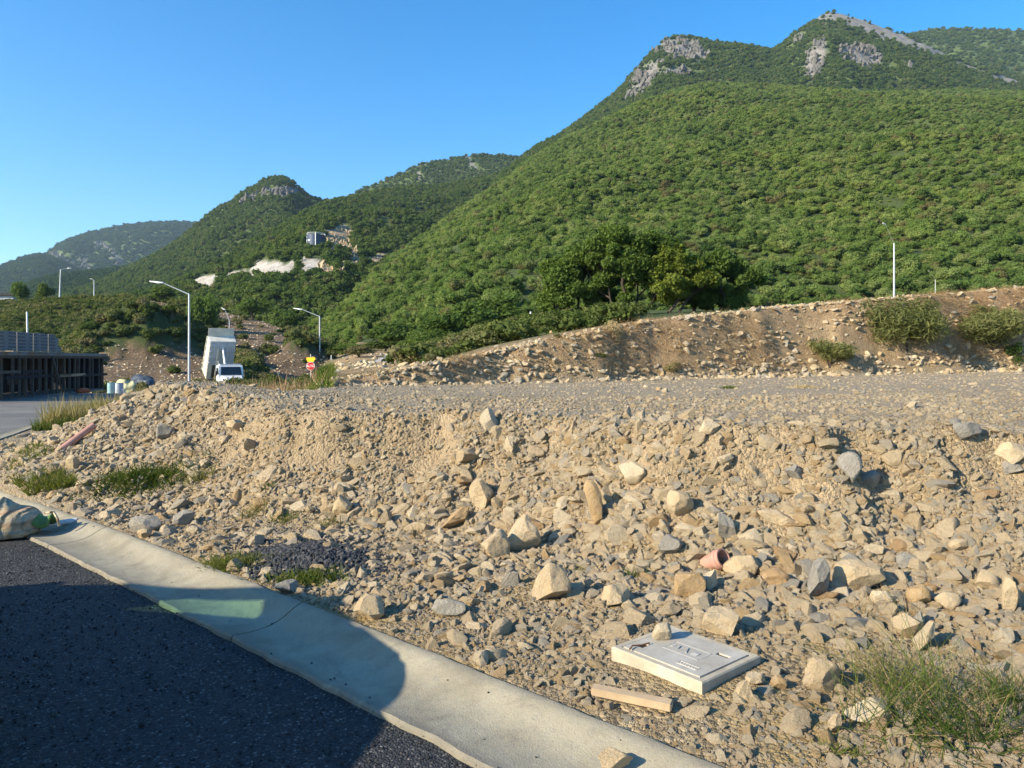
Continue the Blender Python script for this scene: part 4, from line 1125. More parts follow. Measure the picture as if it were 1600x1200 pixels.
gx2 = 0.20 + 0.26 * t + 0 * s_; gy2 = (0.15 - 0.06 * t) * s_ + 0.02; gz2 = 0.19 - 0.03 * t - 0.10 * (s_ ** 2) * (0.3 + 0.7 * t) + 0.03 * np.sin(t * 6) + 0.03 * t ** 3
me = mesh_np('green_flap', np.stack([gx2.ravel(), gy2.ravel(), gz2.ravel()], -1), grid_faces(14, 7), M['bag_green']); o = obj('green_flap', me, bag)
md = o.modifiers.new('thick', 'SOLIDIFY'); md.thickness = 0.012
MB().tube([(0.42, -0.04, 0.19), (0.50, -0.05, 0.20), (0.54, -0.07, 0.15), (0.56, -0.08, 0.08)], 0.011, 7).build('strap', M['bag'], bag)

# ------------------------------------------------ lamp posts and poles
def lamp(px, d, z0, ztop, arm, lum, label, r=0.075, lean=0.0, ar=0.6, ls=1.0):
    x = (px - 800) / 1155 * d
    L = empty('street_lamp', (x, d, z0), 0, label, 'street lamp', 'street lamps of the new estate')
    h = ztop - z0
    o = MB().tube([(0, 0, 0), (lean * h, 0, h)], [r * 1.25, r * 0.8], 10).mesh('pole', M['steel'], 0, 40); obj('pole', o, L)
    MB().box((0, 0, 0.02), (r * 5, r * 5, 0.04)).build('base_plate', M['steel'], L)
    a = Vector(arm); t = Vector((lean * h, 0, h - 0.05))
    MB().tube([t, t + a * 0.5, t + a * 0.88, t + a], [r * ar, r * ar * .8, r * ar * .7, r * ar * .65], 8).build('arm', M['steel'], L)
    u = Vector(lum); e = t + a
    ang = math.atan2(u.y, u.x)
    mb = MB(); ln = u.length
    M4 = Matrix.Translation(e) @ Matrix.Rotation(ang, 4, 'Z')
    sl = u.z / ln
    mb.add([(-0.05, -.08, -.03 + 0), (ln * .3, -.16, -.05), (ln, -.13, -.02 + sl * ln), (ln, .13, -.02 + sl * ln), (ln * .3, .16, -.05), (-0.05, .08, -.03),
            (-0.05, -.07, .06), (ln * .3, -.13, .10), (ln, -.1, .05 + sl * ln), (ln, .1, .05 + sl * ln), (ln * .3, .13, .10), (-0.05, .07, .06)],
           [(5, 4, 3, 2, 1, 0), (6, 7, 8, 9, 10, 11), (0, 1, 7, 6), (1, 2, 8, 7), (2, 3, 9, 8), (3, 4, 10, 9), (4, 5, 11, 10), (5, 0, 6, 11)], M4)
    lo_ = mb.build('luminaire', M['white'], L)
    if ls != 1: lo_.location = e * (1 - ls); lo_.scale = (ls,) * 3
    return L
lamp(295.5, 60, street_z(60) - .1, z_of(459, 60), (-2.1, -0.1, 0.93), (-1.0, -0.05, 0.1), 'tall galvanised street lamp with a bent arm just left of the dump truck', 0.085)
lamp(499.5, 85, -1.4, z_of(494, 85), (-2.0, -0.1, 0.82), (-0.95, 0, 0.12), 'galvanised street lamp with a bent arm beside the stop sign', 0.085)
lamp(358.5, 118, 0.5, z_of(501, 118), (-0.7, 0, 1.8), (-0.5, 0, 0.35), 'distant street lamp rising above the tipped truck bed', 0.09)
lamp(93.2, 170, z_of(468, 170), z_of(421, 170), (1.4, 0.2, 0.35), (0.8, 0.1, 0.0), 'leaning pale street lamp on the left skyline with a thin arm to the right', 0.15, 0.035, 0.25)
lamp(147, 262, z_of(466, 262), z_of(438.5, 262), (-0.7, 0, 0.6), (-0.8, 0, 0.15), 'small far street lamp standing on the terrace edge', 0.16)
lamp(1397, 60, 5.2, z_of(380, 60), (-1.0, -0.6, 1.45), (-0.45, -0.2, 0.18), 'street lamp behind the cut bank at the right with a thin slanting arm', 0.07, 0, 0.16, 0.55)
lamp(1461.5, 106, 8.5, z_of(437, 106), (-1.0, -0.3, 1.2), (-0.45, -0.1, 0.15), 'small distant street lamp peeping over the top of the cut bank', 0.05, 0, 0.25, 0.45)
o = MB().tube([(0, 0, 0), (-0.12, 0, z_of(487, 75) + 1.3)], 0.085, 10).build('white_pole', M['white'], None, 0, 40); o.location = ((44 - 800) / 1155 * 75, 75, -1.3); tag(o, 'plain white pole rising behind the concrete block stack', 'pole')
x = (830 - 800) / 1155 * 38; g0 = gz_at(x, 38)
o = MB().tube([(0, 0, -0.3), (-0.03, 0, z_of(487, 38) - g0)], 0.038, 8).build('marker_pole', M['white'], None, 0, 40); o.location = (x, 38, g0); tag(o, 'thin white pole standing in the meadow behind the cut bank', 'pole')

# ------------------------------------------------ signs
def octagon(r): return [(r * math.cos(R(22.5 + 45 * i)), r * math.sin(R(22.5 + 45 * i))) for i in range(8)]
SD = 62.0; sx = (485.3 - 800) / 1155 * SD; sz_ = z_of(572, SD)
st = empty('stop_sign', (sx, SD, -1.4), R(4), 'red octagonal stop sign reading ALTO on a post below a yellow plate', 'road sign')
zc = sz_ + 1.4
MB().tube([(0, 0.05, 0), (0, 0.05, zc + 1.0)], 0.035, 8).build('post', M['steel'], st)
mb = MB(); mb.prism(octagon(0.37), -0.004, 0.012, Matrix.Translation((0, 0, zc))); mb.build('border', M['signwhite'], st)
mb = MB(); mb.prism(octagon(0.335), -0.016, -0.006, Matrix.Translation((0, 0, zc))); mb.build('face', M['red'], st)
def text_mesh(txt, size, mat, depth=0.004):
    cu = bpy.data.curves.new('lettering', 'FONT'); cu.body = txt; cu.size = size; cu.extrude = depth; cu.align_x = 'CENTER'; cu.align_y = 'CENTER'; cu.offset = size * 0.018
    o = bpy.data.objects.new('tmp', cu); COL.objects.link(o)
    dg = bpy.context.evaluated_depsgraph_get(); me = bpy.data.meshes.new_from_object(o.evaluated_get(dg))
    bpy.data.objects.remove(o); me.name = 'lettering'; me.materials.clear(); me.materials.append(mat)
    return me
o = obj('lettering', text_mesh('ALTO', 0.27, M['signwhite']), st); o.location = (0, -0.022, zc); o.rotation_euler = (R(90), 0, 0)
ye = empty('yellow_sign', (sx + 0.03, SD - 0.02, z_of(561, SD)), R(-12), 'small yellow rectangular plate mounted above the red stop sign', 'road sign')
MB().box((0, 0, 0.02), (0.78, 0.02, 0.22)).build('plate', M['yellow'], ye, 0.004)
MB().box((-0.02, -0.004, -0.16), (0.62, 0.02, 0.13)).build('lower_plate', M['yellow'], ye, 0.004)

# ------------------------------------------------ formwork of a house slab
FZ = -0.66
fw = empty('formwork', (-27.0, 39.0, FZ), math.atan2(0.983, -0.184), 'dark timber formwork with many props carrying a new floor slab', 'formwork')
S0, S1, DP, UH = -3.5, 15.3, 7.0, 2.42
MB().box(((S0 + S1) / 2, DP / 2, UH + 0.09), (S1 - S0 + 0.3, DP + 0.3, 0.18)).build('slab', M['slab'], fw)
MB().box(((S0 + S1) / 2, DP / 2, 0.0), (S1 - S0 + 0.2, DP, 0.12)).build('floor_slab', M['slab'], fw)
pm = [MB().box((0, 0, UH / 2), (0.10, 0.10, UH), (0, 0, 0)).mesh('prop', M['timber']), MB().box((0, 0, UH / 2), (0.075, 0.12, UH)).mesh('prop', M['ply_brown'])]
rf_ = random.Random(3)
for row, yy in enumerate((0.05, 1.3, 2.9)):
    n = 22 if row == 0 else 16
    for i in range(n):
        o = obj('prop', pm[0 if row < 2 or rf_.random() < 0.5 else 1], fw); o.location = (S0 + 0.4 + (S1 - S0 - 0.6) * (i + 0.25 * rf_.uniform(-1, 1)) / (n - 1), yy, 0.03); o.rotation_euler = (0, rf_.uniform(-0.02, 0.02), 0)
wl_ = MB().box((0, 0, UH / 2 + 0.03), (1.18, 0.03, UH - 0.04)).mesh('form_panel', M['ply'])
for i in range(15):
    o = obj('form_panel', wl_, fw); o.location = (S0 + 0.7 + i * 1.22, 3.4, 0.02)
for i in range(5):
    o = obj('form_panel', wl_, fw); o.location = (S1 - 0.05, 0.75 + i * 1.22, 0.02); o.rotation_euler = (0, 0, R(90))
for (a, b, z, mt) in ((-3.4, 2.2, 1.52, 'timber'), (0.5, 6.5, 1.22, 'ply'), (2.4, 5.0, 1.5, 'ply'), (7.4, 11.6, 1.17, 'timber_pale'), (11.0, 15.8, 1.1, 'ply'), (5.8, 9.2, 1.2, 'ply_brown'), (-3.4, 8, UH - 0.07, 'timber'), (8, 15.4, UH - 0.07, 'timber')):
    o = MB().box(((a + b) / 2, -0.04, z), (b - a, 0.04, 0.17)).build('rail', M[mt], fw)
MB().box((6.9, -0.12, 1.25), (0.1, 0.05, 2.75), (0, R(-33), 0)).build('brace', M['timber'], fw)
for (s, w, dx) in ((-1.2, 0.5, -.28), (0.2, 0.7, -.32), (1.7, 0.4, -.25), (2.9, 0.25, -.3), (3.4, 0.6, -.36), (4.3, 0.4, -.26), (5.0, 0.4, -.35), (6.9, 0.35, -.3), (14.6, 0.3, -.3)):
    MB().box((s, dx, UH + 0.225), (w, 0.75, 0.05)).build('deck_board', M['timber_pale'], fw)
o = MB().box((15.5, 0.3, UH + 0.03), (1.1, 0.3, 0.05)).build('deck_board', M['timber_pale'], fw)
for (s, z, w) in ((3.0, 0.95, 0.28), (3.9, 0.95, 0.32), (5.7, 0.9, 0.22), (8.6, 0.85, 0.18)): MB().box((s, 0.9, z), (w, 0.04, 0.36)).build('tie_plate', M['timber'], fw)
FWM = Matrix.Translation(fw.location) @ Matrix.Rotation(fw.rotation_euler.z, 4, 'Z')
# orange bundle at its foot
v, f = ICO3; co = v * (1 + 0.25 * vn3(v * 2.3, 5)[:, None]) * np.array([0.75, 0.35, 0.22]); co[:, 2] = np.maximum(co[:, 2], -0.1) + 0.1
o = obj('orange_bundle', mesh_np('orange_bundle', co, f, M['orange'])); o.matrix_world = FWM @ Matrix.Translation((9.3, -0.7, 0.02)); tag(o, 'low orange red plastic bundle lying at the foot of the formwork', 'bundle')
# block packs on the slab
def block_mesh():
    mb = MB(); mb.box((0, 0, 0), (0.455, 0.19, 0.185))
    return mb.mesh('block', M['block'], 0.006)
BLK = block_mesh()
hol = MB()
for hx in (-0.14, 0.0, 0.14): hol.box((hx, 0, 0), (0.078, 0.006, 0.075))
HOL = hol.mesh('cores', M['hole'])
pack_lab = ['grey concrete block stack nearest the left edge of the picture, on the slab', 'grey concrete block stack on the slab, second from the left edge', 'grey concrete block stack on the slab, third from the left edge', 'grey concrete block stack on the slab with a stepped slanting right end']
for k in range(4):
    base = FWM @ Vector((0.75 + k * 2.04, 0.35, UH + 0.18))
    pk = empty('block_stack', base, fw.rotation_euler.z, pack_lab[k], 'block stack', 'block stacks on the slab')
    for r in range(6):
        nc = 4 if k < 3 else 4 - (1 if r >= 1 else 0) * 0 - (1 if r >= 2 else 0) - (1 if r >= 5 else 0)
        for c_ in range(nc):
            for dp in range(2 if r < 5 else 1):
                o = obj('block', BLK, pk); o.location = (c_ * 0.48 + rf_.uniform(-.008, .008) + 0.2, 0.1 + dp * 0.21 + rf_.uniform(-.01, .01), 0.095 + r * 0.195)
                if dp == 0 and c_ != 1 + (k % 2): 
                    q = obj('cores', HOL, o); q.location = (0, -0.094, 0)
    if k == 0:
        pass

# ------------------------------------------------ drums, sacks, tarpaulin, heaps in the yard
def drum(px, d, r, h, mt, lab):
    x = (px - 800) / 1155 * d
    D = empty('drum', (x, d, street_z(d) - 0.02), 0, lab, 'drum', 'drums beside the formwork')
    MB().lathe([(0, 0), (r, 0), (r, .02), (r * 1.0, h * .33), (r * 1.05, h * .34), (r * 1.05, h * .36), (r, h * .37), (r, h * .66), (r * 1.05, h * .67), (r * 1.05, h * .69), (r, h * .70), (r * .98, h), (r * .9, h), (r * .9, h - .05), (0, h - .05)], 24).build('body', M[mt], D, 0, 40)
    MB().lathe([(r * .98, h - 0.02), (r * 1.04, h - .015), (r * 1.04, h + .02), (r * .93, h + .02)], 24).build('rim', M[mt], D, 0, 40)
drum(174, 61, 0.30, 0.88, 'drum_teal', 'teal topped pale drum nearest the formwork')
drum(186.5, 61, 0.31, 0.86, 'drum_blue', 'pale blue drum, the right one of the pair by the formwork')
x = (193.5 - 800) / 1155 * 61
bk = empty('bucket', (x, 61, street_z(61)), 0, 'small pale bucket standing right of the blue drum', 'bucket'); MB().lathe([(0, 0), (0.12, 0), (0.15, 0.36), (0.13, 0.36), (0.11, 0.04), (0, 0.04)], 18).build('body', M['bed'], bk, 0, 40); MB().lathe([(.15, .33), (.165, .33), (.165, .36), (.15, .36)], 18).build('rim', M['white'], bk)
def lump(name, px, d, z, dims, mt, lab, cat, seed, n=2.5, amp=0.3):
    v, f = ICO4; co = v * (1 + amp * vn3(v * n, seed)[:, None] + amp * 0.4 * vn3(v * n * 3, seed + 1)[:, None]) * np.array(dims); co[:, 2] = np.maximum(co[:, 2], -0.25 * dims[2]) + 0.25 * dims[2]
    o = obj(name, mesh_np(name, co, f, M[mt])); o.location = ((px - 800) / 1155 * d, d, z)
    return tag(o, lab, cat)
lump('sack_pile', 196, 64, street_z(64), (0.95, 0.6, 0.85), 'sack', 'pile of pale yellow sacks behind the two drums', 'sacks', 5)
lump('tarpaulin', 224, 65, street_z(65), (1.15, 0.9, 1.15), 'tarp', 'dark blue tarpaulin draped over a heap in the yard', 'tarpaulin', 8, 2.0, 0.25)
M['heapgravel'] = plain('blue grey heap gravel', (0.22, 0.22, 0.225), 0.95, 0, 0.2, 4, 0.8)
def heap(px, d, z, r, h, mt, seed, ell=1.0):
    n = 40; a = np.linspace(0, 2 * math.pi, n, endpoint=False)[:, None]; t = np.linspace(0, 1, 14)[None, :]
    rr = r * t * (1 + 0.12 * np.sin(3 * a + seed)); hh = h * (1 - t) ** 0.9
    x = rr * np.cos(a) * ell; y = rr * np.sin(a); zz = hh + 0.06 * h * fbm2(x * 2, y * 2, seed, 3)
    co = np.stack([x, y, zz], -1).reshape(-1, 3)
    i = np.arange(n)[:, None] * 14 + np.arange(13)[None, :]; j = ((np.arange(n) + 1) % n)[:, None] * 14 + np.arange(13)[None, :]
    f = np.stack([i, i + 1, j + 1, j], -1).reshape(-1, 4)
    o = obj('gravel_heap', mesh_np('gravel_heap', co, f, M[mt])); o.location = ((px - 800) / 1155 * d, d, z); return tag(o, kind='stuff')
heap(282, 68, street_z(68) - 0.2, 2.6, 1.25, 'heapgravel', 4, 1.2)
heap(255, 66, street_z(66) - 0.2, 1.6, 0.9, 'tarp', 6, 1.1)
heap(612, 48, gz_at((612 - 800) / 1155 * 48, 48) - 0.15, 1.0, 0.75, 'heapgravel', 7, 1.5)
zz_ = gz_at((612 - 800) / 1155 * 49.5, 49.5)
lump('white_sheet', 606, 49.8, zz_ + 0.1, (0.42, 0.25, 0.22), 'white', 'crumpled white sheet behind the grey gravel heap', 'sheet', 12)
lump('dark_bundle', 530.5, 70, z_of(580, 70), (0.27, 0.22, 0.75), 'black', 'upright plain black bundle on the rubble right of the stop sign', 'bag', 17, 2.2, 0.25)  # unidentified dark upright shape, built as a lumpy bundle
for (px, d, pt, pb_, mt, lab) in ((517.5, 66, 555, 582, 'steel', 'thin grey stake on the rubble right of the lamp by the stop sign'), (589, 50, 558, 578, 'timber', 'brown wooden stake beside the grey gravel heap')):
    o = MB().tube([(0, 0, -0.5), (0.02, 0, z_of(pt, d) - z_of(pb_, d))], 0.05 if mt == 'steel' else 0.04, 6).build('stake', M[mt]); o.location = ((px - 800) / 1155 * d, d, z_of(pb_, d)); tag(o, lab, 'stake')

# ------------------------------------------------ dump truck with its bed tipped
TF = Vector((0.55, -0.835, 0)); fx = P(368, 560, 66.5)
tr = empty('dump_truck', (fx.x - TF.x * 3.6, fx.y - TF.y * 3.6, -1.52), math.atan2(TF.y, TF.x), 'white dump truck with its cream bed tipped up steeply', 'dump truck')
mb = MB(); mb.box((0.0, 0.42, 0.85), (7.0, 0.1, 0.22)).box((0.0, -0.42, 0.85), (7.0, 0.1, 0.22))
for xx in (-3.3, -1.5, 0.4, 2.6): mb.box((xx, 0, 0.85), (0.12, 0.74, 0.18))
mb.build('chassis', M['chassis'], tr)
tyre = MB().lathe([(0.28, -0.14), (0.46, -0.15), (0.51, -0.11), (0.52, 0), (0.51, 0.11), (0.46, 0.15), (0.28, 0.14)], 26).mesh('tyre', M['rubber'], 0, 40)
rim = MB().lathe([(0.0, 0.05), (0.1, 0.05), (0.12, 0.02), (0.26, 0.06), (0.30, 0.12), (0.30, -0.12), (0.0, -0.05)], 20).mesh('rim', M['white'], 0, 40)
for (xx, yy) in ((2.35, 0.98), (2.35, -0.98), (-1.7, 0.95), (-1.7, -0.95), (-2.85, 0.95), (-2.85, -0.95)):
    w_ = empty('wheel', (xx, yy, 0.52)); w_.parent = tr; w_.rotation_euler = (R(90), 0, 0)
    obj('tyre', tyre, w_); obj('rim', rim, w_)
cab = MB(); cab.prism([(0.75, 0.75), (2.05, 0.75), (2.05, 1.55), (1.72, 2.42), (1.55, 2.50), (0.85, 2.50), (0.75, 2.40)], -1.08, 1.08)
cb = cab.build('cab', M['truck_white'], tr, 0.04, 40)
hd = MB(); hd.add([(2.0, -0.95, 0.75), (3.5, -0.72, 0.75), (3.5, 0.72, 0.75), (2.0, 0.95, 0.75), (2.0, -0.95, 1.56), (3.45, -0.68, 1.30), (3.45, 0.68, 1.30), (2.0, 0.95, 1.56)], [(3, 2, 1, 0), (4, 5, 6, 7), (0, 1, 5, 4), (1, 2, 6, 5), (2, 3, 7, 6), (3, 0, 4, 7)])
hd.build('hood', M['truck_white'], tr, 0.05, 40)
for s in (-1, 1):
    MB().prism([(1.85, 0.6), (2.9, 0.6), (2.85, 1.0), (2.6, 1.16), (2.1, 1.16), (1.9, 1.0)], s * 0.74, s * 1.12).build('fender', M['truck_white'], tr, 0.03, 40)
    MB().box((3.5, s * 0.55, 0.98), (0.05, 0.26, 0.18)).build('headlight', M['lens'], tr, 0.01)
    mr = MB().box((1.95, s * 1.28, 1.75), (0.1, 0.16, 0.42)).build('mirror', M['chassis'], tr, 0.02); MB().tube([(1.9, s * 1.05, 1.7), (1.95, s * 1.25, 1.75)], 0.02, 6).build('mirror_arm', M['chassis'], mr)
    d_ = MB().box((1.42, s * 1.085, 1.45), (0.95, 0.02, 1.25)).build('door', M['truck_white'], tr, 0.008); MB().prism([(1.0, 1.65), (1.95, 1.65), (1.72, 2.25), (1.0, 2.25)], s * 1.097, s * 1.103).build('window', M['glass'], d_); MB().box((1.05, s * 1.11, 1.42), (0.12, 0.03, 0.04)).build('handle', M['chassis'], d_)
# windscreen: thin pane set proud of the sloping front
pts = [(2.06, -0.92, 1.60), (2.06, 0.92, 1.60), (1.765, 0.86, 2.34), (1.765, -0.86, 2.34)]; nv_ = Vector((0.93, 0, 0.37)) * 0.012
mb = MB(); mb.add([tuple(Vector(p) + nv_) for p in pts] + [tuple(Vector(p) - nv_ * 0.3) for p in pts], [(0, 1, 2, 3), (7, 6, 5, 4), (0, 4, 5, 1), (1, 5, 6, 2), (2, 6, 7, 3), (3, 7, 4, 0)]); mb.build('windscreen', M['glass'], tr)
MB().box((3.52, 0, 1.0), (0.04, 0.75, 0.42)).build('grille', M['chassis'], tr, 0.01)
MB().box((3.66, 0, 0.62), (0.16, 2.2, 0.26)).build('bumper', M['chrome'], tr, 0.03)
MB().box((1.35, 0, 2.56), (0.5, 1.9, 0.1)).build('visor', M['truck_white'], tr, 0.03)
MB().tube([(0.6, -0.85, 0.8), (0.6, -0.85, 2.9)], 0.06, 10).build('exhaust', M['chrome'], tr)
bed = empty('dump_bed', (-3.35, 0, 1.12)); bed.parent = tr; bed.rotation_euler = (0, R(-61), 0)
BL = 4.15
MB().box((BL / 2, 0, 0.0), (BL, 2.36, 0.10)).build('floor', M['bed'], bed, 0.01)
for s in (-1, 1):
    sd = MB().prism([(0, 0.05), (BL, 0.05), (BL, 1.0), (0.0, 1.75)], s * 1.14, s * 1.20).build('side_wall', M['bed'], bed)
    MB().box((BL / 2, s * 1.22, 1.40), (BL * 1.01, 0.14, 0.10), (0, R(10.2), 0)).build('top_rail', M['bed'], bed, 0.01)
    for i in range(6): MB().box((0.25 + i * 0.72, s * 1.23, 0.05 + (1.62 - 0.13 * i) / 2), (0.10, 0.06, 1.55 - 0.13 * i)).build('rib', M['bed'], bed)
MB().box((BL - 0.03, 0, 0.55), (0.06, 2.28, 1.0)).build('headboard', M['bed'], bed)
MB().box((BL + 0.36, 0, 1.12), (0.85, 2.36, 0.06), (0, R(-12), 0)).build('cab_shield', M['bed'], bed, 0.01)
MB().box((0.02, 0, 0.6), (0.06, 2.2, 1.1), (0, R(10), 0)).build('tailgate', M['bed'], bed)
M['bedunder'] = plain('shade blued bed underside', (0.50, 0.54, 0.58), 0.55, 0, 0.2, 1.5)  # shade under the tipped bed is put into this bluer tone
MB().box((2.85, 0, -0.07), (2.5, 2.30, 0.05)).build('under_panel', M['bedunder'], bed, 0.01)
MB().box((0.85, 0, -0.06), (1.4, 1.5, 0.05)).build('hoist_well', M['chassis'], bed)
for i in range(4): MB().box((1.9 + i * 0.6, 0, -0.12), (0.09, 2.26, 0.08)).build('cross_member', M['bedunder'], bed)
for s in (-1, 1): MB().box((BL / 2 - 0.3, s * 0.42, -0.2), (BL - 0.8, 0.12, 0.22)).build('sub_frame', M['bedunder'] if s > 0 else M['bed'], bed)
top = Matrix.Rotation(R(-61), 4, 'Y') @ Vector((3.55, 0, -0.15)) + Vector((-3.35, 0, 1.12))
b0 = Vector((0.35, 0, 1.0)); dv = top - b0
MB().tube([b0, b0 + dv * 0.4], 0.13, 12).tube([b0 + dv * 0.4, b0 + dv * 0.75], 0.105, 12).tube([b0 + dv * 0.75, top], 0.08, 12).build('hoist_cylinder', M['white'], tr)

# ------------------------------------------------ water tank and its cut on the spur, far house
tp = hill_hit(h_spur, 494, 391)
tk = empty('water_tank', (tp.x, tp.y, tp.z + 1.6), 0, 'dark slate blue round water tank on the wooded spur', 'water tank')
tr_ = 14.0 / 1155 * tp.y; th = 15.0 / 1155 * tp.y + 0.5
MB().lathe([(0, 0), (tr_, 0), (tr_, th), (tr_ * 1.015, th), (tr_ * 1.015, th + .15), (0, th + 0.5)], 40).build('shell', M['tank'], tk, 0, 30)
for (a, z, w, h_) in ((200, th * .84, 1.6, 0.5), (200, th * .52, 1.6, 1.1), (236, th * .5, 1.3, 0.5)):
    MB().box((tr_ * 1.01 * math.cos(R(a)), tr_ * 1.01 * math.sin(R(a)), z), (0.08, w, h_), (0, 0, R(a))).build('painted_panel', M['white'], tk)
MB().tube([(tr_ * 1.05 * math.cos(R(282)), tr_ * 1.05 * math.sin(R(282)), 0), (tr_ * 1.05 * math.cos(R(282)), tr_ * 1.05 * math.sin(R(282)), th + 1)], 0.22, 8).build('riser_pipe', M['steel'], tk)
mb = MB()
for i in range(25):
    a = R(200 + i * 8); b = R(200 + (i + 1) * 8); mb.tube([(tr_ * math.cos(a), tr_ * math.sin(a), th + 1.0), (tr_ * math.cos(b), tr_ * math.sin(b), th + 1.0)], 0.1, 5); mb.tube([(tr_ * math.cos(a), tr_ * math.sin(a), th), (tr_ * math.cos(a), tr_ * math.sin(a), th + 1.0)], 0.08, 5)
mb.build('railing', M['steel'], tk)
hd_ = 185
hs = empty('far_house', (P(2, 476, hd_).x, hd_, z_of(477.5, hd_)), R(8), 'small grey house with a flat dark roof at the left edge', 'house')
MB().box((0, 3, 1.3), (5.0, 5, 2.6)).build('wall', M['housewall'], hs)
MB().box((0.1, 3, 2.85), (5.9, 6, 0.45)).build('roof', M['darkroof'], hs)
for xx in (-1.2, 1.0): w_ = MB().box((xx, 0.46, 1.35), (1.1, 0.06, 1.1)).build('window', M['white'], hs); MB().box((xx, 0.43, 1.35), (0.9, 0.05, 0.9)).build('pane', M['glass'], w_)

# ------------------------------------------------ the parked car that throws the shade over the street corner
car = empty('parked_car', (-2.19, 1.95, 0.0), math.atan2(-0.21, 0.979), 'dark grey estate car parked on the street beside the kerb', 'car')
M['carpaint'] = plain('dark grey car paint', (0.06, 0.065, 0.07), 0.25, 0.3, 0.03, 1, 0, 0.5)
g = NT('tinted car glass'); tb_ = g.node('ShaderNodeBsdfTransparent'); tb_.inputs[0].default_value = (0.74, 0.88, 0.80, 1); gl = g.node('ShaderNodeBsdfGlossy'); gl.inputs['Roughness'].default_value = 0.03
mx = g.node('ShaderNodeMixShader'); mx.inputs[0].default_value = 0.08; g.l.new(tb_.outputs[0], mx.inputs[1]); g.l.new(gl.outputs[0], mx.inputs[2]); g.l.new(mx.outputs[0], g.out.inputs[0]); g.n.remove(g.b)
M['carglass'] = g.m
prof = [(0.0, 0.42), (0.0, 0.74), (-0.07, 0.88), (-0.28, 1.02), (-1.0, 1.27), (-1.25, 1.30), (-4.45, 1.26), (-4.62, 1.0), (-4.62, 0.42), (-4.45, 0.30), (-0.15, 0.28)]
b_ = MB().prism(prof, -0.90, 0.90).build('body', M['carpaint'], car, 0.07, 40)
rf = MB().prism([(-2.30, 1.66), (-2.44, 1.75), (-2.56, 1.755), (-2.56, 1.70)], -0.68, 0.68).prism([(-3.75, 1.70), (-3.75, 1.76), (-4.05, 1.76), (-4.42, 1.66)], -0.68, 0.68)
for s in (-1, 1): rf.box((-3.155, s * 0.63, 1.72), (1.19, 0.10, 0.07))
roof = rf.build('roof', M['carpaint'], car, 0.01, 40)
sg = NT('green sunroof glass'); t3 = sg.node('ShaderNodeBsdfTransparent'); t3.inputs[0].default_value = (0.66, 0.84, 0.74, 1); sg.l.new(t3.outputs[0], sg.out.inputs[0]); sg.n.remove(sg.b)
MB().box((-3.155, 0, 1.735), (1.19, 1.16, 0.006)).build('added_sunroof', sg.m, car)  # invented roof pane, added to pass a green light patch onto the kerb
g2 = NT('dark privacy glass'); t2 = g2.node('ShaderNodeBsdfTransparent'); t2.inputs[0].default_value = (0.05, 0.06, 0.055, 1); gl2 = g2.node('ShaderNodeBsdfGlossy'); gl2.inputs['Roughness'].default_value = 0.03  # made nearly opaque so the unseen cabin throws a solid shadow
mx2 = g2.node('ShaderNodeMixShader'); mx2.inputs[0].default_value = 0.1; g2.l.new(t2.outputs[0], mx2.inputs[1]); g2.l.new(gl2.outputs[0], mx2.inputs[2]); g2.l.new(mx2.outputs[0], g2.out.inputs[0]); g2.n.remove(g2.b)
M['shadowing'] = g2.m
yb = lambda z: 0.80 - (z - 1.28) / 0.40 * 0.13
for s in (-1, 1):
    for (xa, xb, w) in ((-1.15, -2.32, 0.09), (-3.12, -3.16, 0.08), (-4.50, -4.38, 0.10)):
        MB().tube([(xa, s * 0.80, 1.26), (xb, s * 0.67, 1.68)], w * 0.7, 6).build('pillar', M['carpaint'], car)
    for (q, mt) in (([(-1.95, 1.33), (-3.08, 1.33), (-3.10, 1.63), (-2.48, 1.63)], 'carglass'), ([(-3.16, 1.29), (-4.44, 1.29), (-4.38, 1.66), (-3.18, 1.66)], 'shadowing'), ([(-1.25, 1.29), (-1.93, 1.29), (-2.44, 1.66), (-2.30, 1.66)], 'shadowing')):
        mb = MB(); mb.add([(x, s * yb(z), z) for x, z in q], [(0, 1, 2, 3)]); mb.build('side_window', M[mt], car)
    MB().box((-2.55, s * yb(1.31), 1.30), (1.3, 0.05, 0.06)).box((-2.75, s * yb(1.65), 1.65), (0.75, 0.05, 0.05)).build('window_frame', M['carpaint'], car)
    mr = MB().box((-1.55, s * 1.0, 1.34), (0.12, 0.24, 0.18), (0, 0, 0.2 * s)).build('mirror', M['carpaint'], car, 0.03)
    MB().box((-0.01, 0, 0.55), (0.06, 1.5, 0.2)).build('bumper', M['rubber'], car, 0.02) if s > 0 else MB().box((-0.015, 0, 0.78), (0.04, 0.8, 0.14)).build('grille', M['rubber'], car, 0.01)
    MB().box((-0.12, s * 0.62, 0.78), (0.12, 0.36, 0.16), (0, 0, -0.25 * s)).build('headlight', M['lens'], car, 0.03)
mb = MB(); mb.add([(-1.05, -0.76, 1.28), (-1.05, 0.76, 1.28), (-2.33, 0.64, 1.67), (-2.33, -0.64, 1.67)], [(0, 1, 2, 3)]); mb.build('windscreen', M['shadowing'], car)
mb = MB(); mb.add([(-4.52, -0.74, 1.28), (-4.52, 0.74, 1.28), (-4.42, 0.64, 1.66), (-4.42, -0.64, 1.66)], [(3, 2, 1, 0)]); mb.build('rear_window', M['shadowing'], car)
for (xx, yy) in ((-0.85, 0.80), (-0.85, -0.80), (-3.70, 0.80), (-3.70, -0.80)):
    w_ = empty('wheel', (xx, yy, 0.34)); w_.parent = car; w_.rotation_euler = (R(90), 0, 0); w_.scale = (0.65,) * 3
    obj('tyre', tyre, w_); obj('rim', rim, w_)
